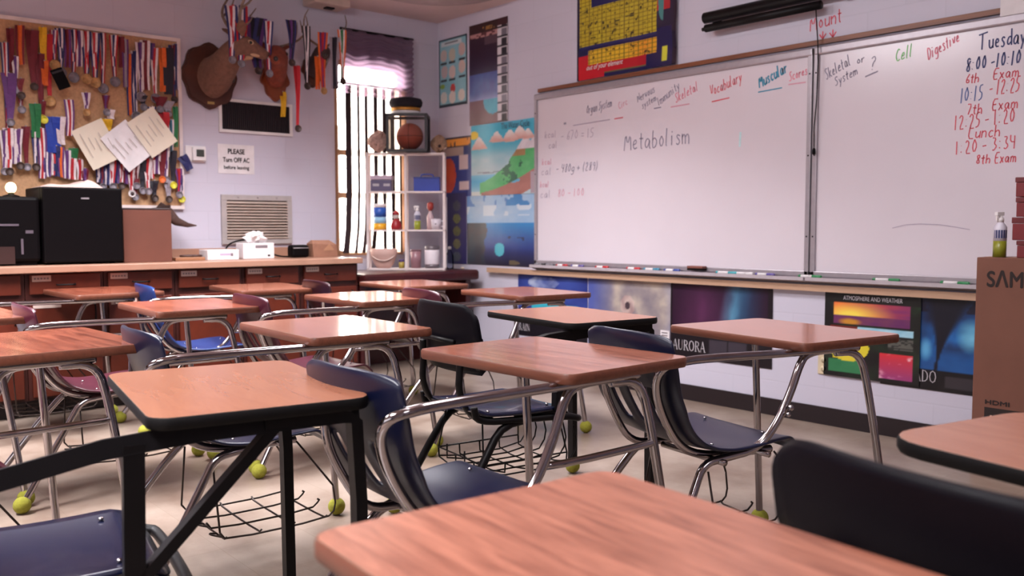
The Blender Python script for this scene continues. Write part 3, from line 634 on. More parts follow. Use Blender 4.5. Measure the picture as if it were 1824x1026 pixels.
def p_tor(u, v):
    if v < .22: return (52, 46, 52) if box_in(u, v, .45, .8, .05, .17) else (14, 10, 16)
    fx = .385+.10*(v-.3); wd = .012+.30*max(0, v-.34)**1.5
    c = mix((14, 18, 44), (34, 100, 170), max(0, .9-abs(v-.55)*1.6)*fbm(u*6, v*5, 3)*1.7)
    if v < .46: c = mix(c, (32, 104, 180), .65*min(1, (.5-v)*8)*(.6+.5*fbm(u*9, v*9, 4)))
    c = mix(c, (120, 196, 226), max(0, 1-ell(u, v, .60, .62, .10, .20))*(.5+.6*fbm(u*9, v*9, 1))); c = mix(c, (100, 176, 220), max(0, 1-ell(u, v, .31, .44, .05, .14))*.9)
    if abs(u-fx) < wd: return mix((14, 14, 30), c, max(0, (abs(u-fx)/wd-.6)*2))
    if v > .85: return (20, 18, 40)
    return c
ptn = poster('poster', 'dark blue tornado poster beside the tall cardboard box', 3.98, 4.74, .275, .745, p_tor, 80, 56, .004)
serif('TORNADO', (4.014, -.007, .316), .058, SER, ptn, .74)

# ---------------------------------------------------------------- tall cardboard television box with things on it
t = thing('television_box', 'tall brown cardboard television box standing on the floor at the right', 'cardboard box', (4.612, -.40, 0))
mb().box((.65, .1, .4845), (1.30, .2, .969), CARD, 0, .004).build('carton', t)
IB = mat('carton_ink', (34, 20, 18), .8)
text('SΛMSUNG', (.045, -.0015, .842), WU, WV, .0695, IB, 'maker_lettering', t, .36, bold=.0022)
text('HDMI', (.054, -.0015, .321), WU, WV, .019, IB, 'connector_lettering', t, .10, bold=.0012)
b = mb(); b.add([(.054, -.001, .20), (1.1, -.001, .20), (1.1, -.001, .306), (.054, -.001, .306)], [(0, 1, 2, 3)], IB); b.build('dark_panel', t); text('LED TV', (.075, -.002, .225), WU, WV, .05, mat('carton_light_print', (178, 140, 120), .8), 'panel_lettering', t, .2, bold=.0012)
b = mb(); b.box((.65, .1, .9695), (1.29, .05, .001), mat('packing_tape', (176, 130, 96), .3)); b.build('tape', t)
def spray_bottle(name, label, loc, h, rz, c1, c2, cap, group=None):
    t = thing(name, label, 'bottle', loc, rz, group); r = h*.135
    mb().lathe([(0, 0), (r, .001), (r, h*.36)], (0, 0, 0), mat('bottle_lower_'+name+str(c1), c1, .3), 16).build('lower_body', t)
    mb().lathe([(r, h*.36), (r, h*.66), (r*.5, h*.76), (r*.42, h*.78)], (0, 0, 0), mat('bottle_upper_'+name+str(c2), c2, .3), 16).build('upper_body', t)
    b = mb(); b.lathe([(r*.5, h*.77), (r*.5, h*.86), (r*.3, h*.88), (r*.3, h*.93)], (0, 0, 0), cap, 12); b.box((-r*.25, 0, h*.955), (r*1.5, r*.6, h*.08), cap, 0, .002); b.box((-r*.8, 0, h*.87), (r*.15, r*.3, h*.12), cap); b.build('trigger_cap', t)
    b = mb(); n = 8
    vs = [(r*1.01*math.cos(a), r*1.01*math.sin(a), z) for z in (h*.42, h*.6) for a in [math.pi+i*math.pi/n-.2 for i in range(n+1)]]
    b.add(vs, [(i, i+1, n+2+i, n+1+i) for i in range(n)], mat('bottle_label_blue', (50, 56, 100), .4)); b.build('label_band', t)
    return t
spray_bottle('spray_bottle', 'white and yellow-green spray bottle standing on the tall cardboard box', (4.685, -.345, .969), .20, 1.2, (130, 130, 36), (206, 200, 212), WHITEPL)
for k, (z, h_) in enumerate(((.969, .075), (1.045, .10), (1.146, .085), (1.232, .085))):
    lab = ['bottom dark red box of the stack on the tall cardboard box', 'second dark red box from the bottom of the stack on the tall cardboard box', 'second dark red box from the top of the stack on the tall cardboard box', 'topmost dark red box of the stack on the tall cardboard box'][k]
    t = thing('red_box', lab, 'box', (4.885+(.012, -.008, .004, .0)[k], -.29, z), (.03, -.04, .02, 0)[k], 'dark red boxes stacked on the television box'); RB = mat('dark_red_card', (112, 26, 32), .55)
    mb().box((0, 0, h_*.36), (.27, .15, h_*.72), RB, 0, .003).build('base', t); mb().box((0, 0, h_*.86), (.276, .156, h_*.26), mat('dark_red_lid', (96, 24, 28), .5), 0, .003).build('lid', t)
# ---------------------------------------------------------------- student desks with joined chairs
TOPR = wood('reddish_oak_laminate', (108, 60, 46), (164, 106, 86), .14, 3, 60); TOPD = wood('strong_grain_oak_laminate', (92, 44, 32), (146, 82, 62), .2, 2, 18); TOPW = wood('worn_oak_laminate', (112, 64, 50), (162, 104, 84), .34, 3, 30); TOPO = wood('orange_oak_laminate', (144, 91, 68), (154, 101, 76), .24, 3, 16)
EDGER = wood('reddish_oak_edge', (98, 54, 40), (116, 66, 48), .4, 3, 40); EDGEK = mat('black_edge_band', (10, 7, 8), .6, 0, .1, 12, 0, 0, .2)
NAVY = mat('navy_shell_plastic', (13, 17, 44), .32, 0, .06, 40); MAROON = mat('maroon_shell_plastic', (70, 26, 40), .3, 0, .06, 40); ROYAL = mat('royal_blue_shell_plastic', (30, 54, 110), .32, 0, .06, 40); DARKM = mat('dark_maroon_shell_plastic', (46, 18, 26), .32, 0, .06, 40); DKNAVY = mat('black_navy_plastic', (9, 6, 14), .5, 0, .06, 40, 0, 0, .12); NAVYB = mat('navy_seat_plastic', (12, 17, 44), .22, 0, .06, 40, 0, .3)
CUR = .07           # chair centre line, right of the desk centre
def desktop(t, W_, D_, r, tm, em, zt=.752, th=.026):
    o = mb().prism(rrect(-W_/2, W_/2, -D_/2, D_/2, r), tm, (0, 0, zt-th), (1, 0, 0), (0, 1, 0), 0, th, mat('underside_board', (150, 130, 112), .8)).build('desktop', t)
    P = [(x, y) for x, y in rrect(-W_/2, W_/2, -D_/2, D_/2, r)]; n = len(P); b = mb(); e = .0035; k = []
    C = [(math.copysign(1, x)*0+x, y) for x, y in P]
    prof = [(0, zt-th-.001), (e, zt-th+.004), (e, zt-.005), (.001, zt-.0005)]
    vs = []
    for i in range(n):
        a, c = P[i-1], P[(i+1) % n]; tx, ty = c[0]-a[0], c[1]-a[1]; l_ = math.hypot(tx, ty); nx, ny = ty/l_, -tx/l_
        for d, z in prof: vs.append((P[i][0]+nx*d, P[i][1]+ny*d, z))
    m_ = len(prof); b.add(vs, [(i*m_+j, ((i+1) % n)*m_+j, ((i+1) % n)*m_+j+1, i*m_+j+1) for i in range(n) for j in range(m_-1)], em, True); b.build('edge_band', o)
    return o
def shell(col, parent, CUR=.07):
    """moulded one-piece seat and back with slots low in the back"""
    prof = [(-.715, .800, .36), (-.716, .785, .40), (-.708, .745, .408), (-.697, .70, .412), (-.680, .65, .41), (-.662, .61, .405), (-.640, .57, .41), (-.615, .53, .395), (-.585, .49, .395), (-.55, .458, .405), (-.50, .438, .42), (-.44, .430, .435), (-.37, .432, .445), (-.29, .440, .45), (-.22, .443, .445), (-.175, .437, .43), (-.155, .422, .41), (-.148, .400, .38)]
    # refine along the profile
    Q = []
    for a, c in zip(prof, prof[1:]): Q += [a, tuple((p+q)/2 for p, q in zip(a, c))]
    Q.append(prof[-1]); nu = 24; vs = []; fs = []
    for j, (y, z, w_) in enumerate(Q):
        back = max(0, min(1, (z-.5)/.2))
        for i in range(nu+1):
            s = 2*i/nu-1; x = CUR+s*w_/2; dz = .012*s*s*(1-back); dy = .035*s*s*back
            if j < 3: z2 = z-.030*abs(s)**4*(1-j/3.)
            else: z2 = z
            vs.append((x, y+dy, z2+dz-(.02*abs(s)**3 if j > len(Q)-6 else 0)))
    for j in range(len(Q)-1):
        for i in range(nu):
            z = (Q[j][1]+Q[j+1][1])/2
            if Q[j][0] < -.57 and .515 < z < .625 and i in (6, 7, 11, 12, 16, 17): continue
            fs.append((j*(nu+1)+i, j*(nu+1)+i+1, (j+1)*(nu+1)+i+1, (j+1)*(nu+1)+i))
    o = mb().add(vs, fs, col, True).build('seat_shell', parent)
    md = o.modifiers.new('thickness', 'SOLIDIFY'); md.thickness = .011; md.offset = -1; sb = o.modifiers.new('smooth', 'SUBSURF'); sb.levels = 1; sb.render_levels = 1
    for x, y, z in ((CUR-.13, -.24, .451), (CUR+.13, -.24, .451), (CUR-.12, -.45, .437), (CUR+.12, -.45, .437)): mb().sphere((x, y, z), .006, CHROME, 8, 6, (1, 1, .6)).build('rivet', o)
    return o
def ball(x, y, parent, k=1.0): return mb().sphere((x, y, .033), .033, FELT, 16, 10).build('tennis_ball', parent)
def basket(t, x0, x1, y0, y1, z, m, loops=True):
    b = mb(); r = .0032
    for i in range(5): y = y0+(y1-y0)*i/4; b.tube(smoothline([(x0, y, z+.05), (x0+.005, y, z), (x1-.005, y, z), (x1, y, z+.05)], 1), r, m, 6)
    for i in range(6): x = x0+(x1-x0)*i/5; b.tube(smoothline([(x, y0, z+.075 if i % 2 else z+.05), (x, y0, z+.004), (x, y1, z+.004)]+([(x, y1+.05, z+.07), (x, y1+.03, z+.15)] if loops else [(x, y1, z+.05)]), 1), r, m, 6)
    for z_ in (z+.05,): b.tube([(x0, y0, z_), (x1, y0, z_)], r, m, 6); b.tube([(x0, y0, z_), (x0, y1, z_)], r, m, 6); b.tube([(x1, y0, z_), (x1, y1, z_)], r, m, 6)
    for x in (x0, x1):
        for y in (y0, y1): b.tube([(x, y, z+.05), (CUR+(x-CUR)*.8, y*.9-.04, .40)], r, m, 6)
    return b.build('book_basket', t)
def flat_basket(t, x0, x1, y0, y1, z, m):
    b = mb(); r = .0034
    for i in range(4): y = y0+(y1-y0)*i/3; b.tube(smoothline([(x0, y, z+.012), (x0+.02, y, z), (x1-.02, y, z), (x1, y, z+.012)], 1), r, m, 6)
    for i in range(4): x = x0+(x1-x0)*i/3; b.tube(smoothline([(x, y0-.02, z+.03), (x, y0, z+.003), (x, y1, z+.003), (x, y1+.035, z+.03), (x, y1+.025, z+.11 if i in (0, 3) else z+.035)], 1), r, m, 6)
    for i in range(3): x = x0+(x1-x0)*(i+.5)/3; b.tube(smoothline([(x-.02, y0, z+.002), (x-.01, y0-.03, z+.012), (x+.01, y0-.03, z+.012), (x+.02, y0, z+.002)], 2), r*.9, m, 6)
    for x, xs in ((x0, -.06), (x1, .2)): b.tube([(x, y1+.025, z+.11), (xs, -.24, .40)], r, m, 6); b.tube([(x, y0-.02, z+.03), (xs, -.52, .375)], r, m, 6)
    return b.build('book_basket', t)
def chrome_desk(col, topm=TOPR, edge=EDGER, brace=True, basketed=True, cur=.07):
    D = cur-.07
    def smoothline(p, it): return globals()['smoothline']([(x+D*max(0, min(1, (-y-.2)/.35)), y, z) for x, y, z in p], it)
    t = bpy.data.objects.new('student_desk', None); COL.objects.link(t)
    desktop(t, .622, .462, .03, topm, edge); shell(col, t, cur); R_ = .0128; zt = .714
    mb().tube(smoothline([(.19, -.24, .405), (.19, -.47, .405), (.20, -.585, .44), (.205, -.665, .55), (.225, -.712, .65), (.268, -.722, .708), (.288, -.67, .722), (.282, -.58, .724), (.262, -.25, .717), (.255, .08, .713)], 3), R_, CHROME, 12).build('arm_tube', t)
    mb().tube(smoothline([(.252, -.03, zt), (.252, -.155, zt-.002), (.252, -.19, .68), (.252, -.225, .59), (.25, -.28, .49), (.245, -.345, .425), (.235, -.45, .408), (.225, -.52, .395), (.235, -.56, .33), (.30, -.74, .06), (.307, -.76, .03)], 2), R_, CHROME, 12).build('leg', t)
    mb().tube(smoothline([(-.05, -.715+.035, .70), (-.05, -.685, .60), (-.05, -.63, .49), (-.05, -.575, .415), (-.05, -.48, .402), (-.05, -.24, .402)], 2), R_*.9, CHROME, 10).build('back_upright', t)
    mb().tube(smoothline([(-.09, -.30, .412), (-.09, -.47, .402), (-.095, -.54, .37), (-.135, -.77, .06), (-.14, -.79, .03)], 2), R_, CHROME, 12).build('leg', t)
    mb().tube(smoothline([(-.14, .03, .722), (-.142, .04, .60), (-.15, .08, .03)], 2), R_, CHROME, 12).build('leg', t)
    mb().tube(smoothline([(.25, -.02, zt-.012), (.262, .07, .70), (.275, .105, .62), (.335, .17, .03)], 2), R_, CHROME, 12).build('leg', t)
    b = mb(); b.tube([(-.09, -.30, .405), (.235, -.30, .405)], R_*.8, CHROME, 10); b.tube([(-.06, -.47, .398), (.22, -.47, .398)], R_*.8, CHROME, 10); b.build('seat_rail', t)
    b = mb(); b.box((.05, -.02, .721), (.42, .03, .008), mat('cream_steel', (196, 186, 170), .4, .3)); b.box((-.14, .0, .716), (.03, .2, .012), mat('cream_steel', (196, 186, 170), .4, .3)); b.build('under_brace', t)
    if brace: mb().tube(smoothline([(.247, -.255, .522), (.27, -.18, .524), (.285, .08, .528), (.283, .12, .53)], 1), R_*.8, CHROME, 10).build('side_brace', t)
    else: b = mb(); b.sphere((.268, -.245, .55), .010, CHROME, 8, 6); b.sphere((.268, -.255, .53), .008, CHROME, 8, 6); b.build('bolt', t)
    if basketed: flat_basket(t, -.11, .25, -.50, -.16, .135, WIRE)
    for x, y in ((.307+D, -.76), (-.14+D, -.79), (-.15, .08), (.335, .17)): ball(x, y, t)
    return t
def pad_seat(t, seatc, backc, xc=0.0):
    n = 18; vs = []
    for j in range(n+1):
        for i in range(n+1):
            s, v = 2*i/n-1, j/n; y = -.60+.44*v; w_ = .215-.02*(1-v)-.03*max(0, v-.8)*5*abs(s)**6
            z = .437+.012*s*s-.01*math.sin(v*math.pi)-.045*max(0, (v-.82)/.18)**2+.02*max(0, (.12-v)/.12)
            vs.append((xc+s*w_, y-.03*abs(s)**6*(v > .9), z))
    o = mb().add(vs, [(j*(n+1)+i, j*(n+1)+i+1, (j+1)*(n+1)+i+1, (j+1)*(n+1)+i) for j in range(n) for i in range(n)], seatc, True).build('seat', t)
    md = o.modifiers.new('thickness', 'SOLIDIFY'); md.thickness = .014; md.offset = -1
    for x in (-.15, .15):
        for y in (-.52, -.26): mb().sphere((xc+x, y, .441), .007, CHROME, 8, 6, (1, 1, .6)).build('rivet', o)
    vs = []
    for j in range(n+1):
        for i in range(n+1):
            s, v = 2*i/n-1, j/n; c_ = .03*(abs(v-.5)*2)**10; w_ = .225-c_; z = .585+.25*v-.025*(abs(s)**12)*(v > .5)
            vs.append((xc+s*w_, -.605-.045*v+.04*s*s, z))
    o = mb().add(vs, [(j*(n+1)+i, j*(n+1)+i+1, (j+1)*(n+1)+i+1, (j+1)*(n+1)+i) for j in range(n) for i in range(n)], backc, True).build('backrest', t)
    md = o.modifiers.new('thickness', 'SOLIDIFY'); md.thickness = .014; md.offset = 0
def black_desk(seatc, backc, W_=.62, D_=.44, r=.045, xc=.06):
    t = bpy.data.objects.new('student_desk', None); COL.objects.link(t); K = BLACKMETAL
    desktop(t, W_, D_, r, TOPO, EDGEK, .750, .024); pad_seat(t, seatc, backc, xc)
    mb().tube(smoothline([(.225+xc*.7, -.60, .62), (.262, -.54, .648), (.266, -.46, .662), (.268, -.24, .706), (.268, .20, .712)], 1), .019, K, 4, False, r2=.013, square=True).build('arm_bar', t)
    mb().tube([(.268, -.245, .70), (.268, -.25, .42)], .015, K, 4, False, r2=.019, square=True).build('arm_post', t)
    mb().tube([(.268, -.235, .44), (.268, .02, .70)], .011, K, 4, False, r2=.015, square=True).build('diagonal_strut', t)
    mb().tube(smoothline([(-.25, -.05, .712), (-.25, .17, .712), (-.25, .20, .69), (-.25, .205, .03)], 1), .0125, K, 4, False, r2=.019, square=True).build('leg', t)
    mb().tube(smoothline([(.268, .0, .712), (.268, .17, .712), (.268, .20, .69), (.268, .205, .03)], 1), .0125, K, 4, False, r2=.019, square=True).build('leg', t)
    b = mb(); b.box((.01, .0, .715), (.50, .035, .022), K); b.box((.01, .17, .712), (.54, .03, .02), K); b.build('under_frame', t)
    b = mb(); b.tube(smoothline([(xc+p, q, r_) for p, q, r_ in ((.19, -.60, .47), (.19, -.59, .415), (.19, -.40, .405), (.205, -.22, .40), (.21, -.15, .385), (.16, -.13, .375), (-.16, -.13, .375), (-.21, -.15, .385), (-.20, -.40, .405), (-.20, -.59, .415), (-.20, -.60, .47))], 2), .013, K, 10); b.tube([(.20, -.40, .405), (.268, -.25, .425)], .012, K, 8); b.build('seat_frame', t)
    for x in (xc-.14, xc+.14): mb().tube(smoothline([(x, -.50, .41), (x, -.59, .43), (x, -.635, .52), (x, -.628, .60), (x, -.63, .68)], 2), .011, K, 10, r2=.018).build('back_upright', t)
    mb().tube([(xc-.13, -.646, .70), (xc+.13, -.646, .70)], .009, K, 10).build('back_crossbar', t)
    mb().tube(smoothline([(xc+.18, -.36, .40), (xc+.185, -.47, .39), (xc+.19, -.53, .33), (xc+.215, -.70, .04)], 1), .015, K, 10).build('leg', t)
    mb().tube(smoothline([(xc-.19, -.36, .40), (xc-.195, -.47, .39), (xc-.20, -.53, .33), (xc-.225, -.70, .04)], 1), .015, K, 10).build('leg', t)
    basket(t, xc-.17, xc+.17, -.55, -.18, .20, BLACKMETAL)
    for x, y in ((xc+.217, -.715), (xc-.227, -.715), (-.25, .205), (.268, .205)): ball(x, y, t)
    return t
GD = 'student desks with joined chairs'
protos = {}
def place(kind, col, x, y, rdeg, label, **k):
    key = (kind, col.name if col else '', tuple(sorted((a, str(c)) for a, c in k.items())))
    if key in protos: t = copy_tree(protos[key])
    else:
        t = chrome_desk(col, **k) if kind == 'c' else black_desk(col, **k)
        protos[key] = t
    t.location = (x, y, 0); t.rotation_euler = (0, 0, math.radians(rdeg)); tag(t, label, 'desk', GD); return t
place('b', NAVYB, 4.354, -3.732, -9.4, 'orange-topped desk with thick black square frame, front left, navy glossy seat', backc=NAVYB, xc=0)
place('c', NAVY, 4.464, -2.846, .7, 'reddish wood desk in the centre with a slotted navy chair and bright chrome arm')
place('c', NAVY, 4.559, -1.852, -8.9, 'reddish wood desk with a navy chair before the Atmosphere and Weather poster', brace=False, cur=.022)
place('c', NAVY, 5.706, -3.866, -4, 'nearest reddish wood desk, cut off by the bottom of the photo', topm=TOPW)
place('b', DKNAVY, 5.906, -2.947, -11.5, 'orange black-edged desk at the right edge before the cardboard television box', backc=DKNAVY, r=.085)
place('c', MAROON, 3.212, -3.865, 3.1, 'reddish wood desk with strong grain at the left edge, behind the black-framed desk', topm=TOPD)
place('c', NAVY, 3.428, -2.951, -2.3, 'reddish wood desk behind the black-framed orange desk, with a navy chair tucked under that desk')
place('b', NAVYB, 3.672, -2.0, -7.7, 'pale orange desk with black edge and black wire basket, behind the centre desk', backc=DKNAVY)
place('c', MAROON, 2.2, -3.012, -2.2, 'orange-brown desk with a maroon chair, second desk out from the counter', topm=TOPD)
place('c', MAROON, 2.324, -2.109, -1.1, 'wood desk with striped window reflections and a maroon chair, middle of the room')
place('c', MAROON, .95, -3.026, 2.1, 'dull brown desk closest to the counter at the left, below the fridge', topm=TOPD)
place('c', ROYAL, 1.252, -2.206, -5.7, 'reddish desk by the counter with a royal blue chair')
place('c', DARKM, 1.558, -1.333, -5.1, 'desk nearest the white corner shelf, with a dark maroon chair')
place('c', MAROON, 2.581, -1.288, -6.5, 'desk before the blue weather posters, with a maroon chair behind a striped desk')
place('c', NAVY, 2.05, -3.93, 2, 'desk mostly outside the left edge of the photo, only its corner visible')
# ---------------------------------------------------------------- medal wall: vents, sign, thermostat
t = thing('return_vent', 'dark air return grille in a white frame below the deer heads', 'vent', (0, -1.65, 1.91))
b = mb(); W_, H_ = .55, .22
for y in (-W_/2, W_/2): b.box((.007, y, 0), (.014, .022, H_-.02), WHITEPL)
for z in (-H_/2, H_/2): b.box((.007, 0, z), (.014, W_+.022, .02), WHITEPL)
b.build('frame', t)
DARKV = mat('vent_dark_metal', (40, 28, 36), .5, .3); b = mb(); b.box((.002, 0, 0), (.004, W_-.02, H_-.02), mat('vent_cavity', (20, 12, 16), .8))
for i in range(34): b.box((.006, -W_/2+.025+i*(W_-.05)/33, 0), (.01, .005, H_-.03), DARKV)
b.build('vertical_louvres', t)
t = thing('louvred_vent', 'grey louvred wall vent above the counter, under the paper sign', 'vent', (0, -1.66, 1.163)); VENTG = mat('vent_grey_paint', (176, 168, 166), .4, .2)
b = mb(); W_, H_ = .55, .36
for y in (-W_/2+.02, W_/2-.02): b.box((.01, y, 0), (.02, .04, H_-.08), VENTG)
for z in (-H_/2+.02, H_/2-.02): b.box((.01, 0, z), (.02, W_, .04), VENTG, 0, .003)
b.build('frame', t); b = mb(); b.box((.002, 0, 0), (.004, W_-.06, H_-.06), mat('vent_shadow_box', (60, 46, 42), .7))
VS = mat('vent_slat', (196, 178, 166), .4, .2)
for i in range(13):
    z = -H_/2+.052+i*(H_-.104)/12; b.prism([(0, 0), (.022, -.012), (.024, -.008), (.002, .006)], VS, (.004, -W_/2+.035, z), (1, 0, 0), (0, 0, 1), -(W_-.07), 0)
b.build('louvres', t); b = mb()
for y in (-.15, 0, .15): b.sphere((.021, y, H_/2-.02), .005, CHROME, 8, 6)
b.build('screws', t)
t = thing('paper_sign', 'white paper sign reading PLEASE Turn OFF AC, taped above the louvred vent', 'sign', (0, -1.81, 1.60)); mb().box((.002, 0, 0), (.002, .275, .21), WHITEPAPER).build('sheet', t)
text('PLEASE', (.004, 0, .038), MU, MV, .036, INK, 'lettering', t, .125, align='CENTER', bold=.0016); text('Turn OFF AC', (.004, 0, -.022), MU, MV, .034, INK, 'lettering', t, .20, align='CENTER', bold=.0014); text('before leaving', (.004, 0, -.072), MU, MV, .026, INK, 'lettering', t, .19, align='CENTER', bold=.001)
t = thing('thermostat', 'white wall thermostat with a dark screen beside the paper sign', 'thermostat', (0, -2.11, 1.622)); mb().box((.004, 0, 0), (.008, .145, .115), WHITEPL, 0, .004).build('back_plate', t); mb().box((.018, .02, 0), (.024, .095, .095), WHITEPL, 0, .006).build('body', t); mb().box((.0305, .025, .006), (.002, .055, .05), mat('thermostat_screen', (66, 70, 66), .3)).build('screen', t)

# ---------------------------------------------------------------- cork board with medals and ribbons
CORK = mat('tan_cork', (188, 146, 110), .9, 0, .14, 60, .2); WHITEFR = mat('white_frame_paint', (226, 212, 210), .4)
t = thing('cork_board', 'large tan cork board in a white frame, crowded with medals and ribbons', 'board', (0, -2.79, 1.82)); W_, H_ = 1.15, 1.15
mb().box((.006, 0, 0), (.012, W_, H_), CORK).build('cork_panel', t); b = mb()
for y in (-W_/2, W_/2): b.box((.012, y, 0), (.024, .024, H_-.024), WHITEFR)
for z in (-H_/2, H_/2): b.box((.012, 0, z), (.024, W_+.024, .024), WHITEFR)
b.build('frame', t)
RC = {'R': (176, 24, 36), 'W': (220, 206, 210), 'B': (34, 38, 92), 'P': (92, 46, 110), 'O': (214, 96, 30), 'Y': (226, 176, 30), 'G': (30, 110, 62), 'M': (108, 18, 34), 'K': (24, 18, 34), 'S': (150, 140, 150), 'N': (28, 60, 160), 'T': (60, 110, 130)}
RN = {'R': 'red', 'W': 'white', 'B': 'navy', 'P': 'purple', 'O': 'orange', 'Y': 'yellow', 'G': 'green', 'M': 'maroon', 'K': 'black', 'S': 'grey', 'N': 'royal blue', 'T': 'teal'}
DC = {'g': ('gold', (176, 132, 84)), 's': ('silver', (120, 112, 120)), 'b': ('dark bronze', (64, 48, 44)), 'w': ('white ringed', (224, 214, 214)), 'o': ('orange', (206, 96, 30)), 'y': ('yellow', (206, 196, 50))}
def rmat(c): return mat('ribbon_'+RN[c].replace(' ', '_'), RC[c], .6, 0, .12, 80)
def ribbon_thing(label, loc, L, w_, cols, medal, group, rz=0, splay=.35, R=.026, yaxis=True):
    """folded neck ribbon hanging from a pin with (or without) a medal; local y across, x off the wall"""
    t = thing('medal' if medal != '-' else 'ribbon', label, 'medal' if medal != '-' else 'ribbon', loc, rz, group)
    b = mb(); rnd = random.Random(label); n = len(cols); segs = 6; sway = rnd.uniform(-.2, .2)
    for side in (-1, 1):
        a0 = w_*.35*side; a1 = 0 if medal != '-' else w_*.3*side
        tw = rnd.uniform(-.25, .25)
        for k, c in enumerate(cols if side > 0 else cols[::-1]):
            lo, hi = -w_/2+w_*k/n, -w_/2+w_*(k+1)/n; vs = []
            for i in range(segs+1):
                f = i/segs; cy = a0*(1-f)+a1*f+sway*w_*math.sin(f*3.1); x = .004*side+.006*math.sin(f*5+side)
                for q in (lo, hi): vs.append((x+q*tw*math.sin(f*3), cy+q*(.75+.25*math.cos(f*2)), -L*f))
            b.add(vs, [(2*i, 2*i+1, 2*i+3, 2*i+2) for i in range(segs)], rmat(c))
    b.build('ribbon_band', t); mb().sphere((.004, 0, 0), .006, STEEL, 8, 6).build('pin', t)
    if medal != '-':
        nm, c = DC[medal]; m = mat('medal_'+nm.replace(' ', '_'), c, .5, .3 if medal in 'gsb' else 0, .3, 60); b = mb(); z = -L-R*.8
        b.lathe([(0, 0), (R, 0), (R*1.04, .002), (R, .005), (R*.82, .0045), (R*.8, .0035), (0, .0045)], (0, 0, 0), m, 18, axis='x'); b.xf(Matrix.Translation((.004, sway*w_*.1, z))); b.build('disc', t)
        if medal == 'w': mb().lathe([(0, 0), (R*.5, 0), (R*.5, .003), (0, .003)], (.009, 0, z), mat('medal_centre_dark', (50, 30, 34), .5), 12, axis='x').build('disc_centre', t)
    return t
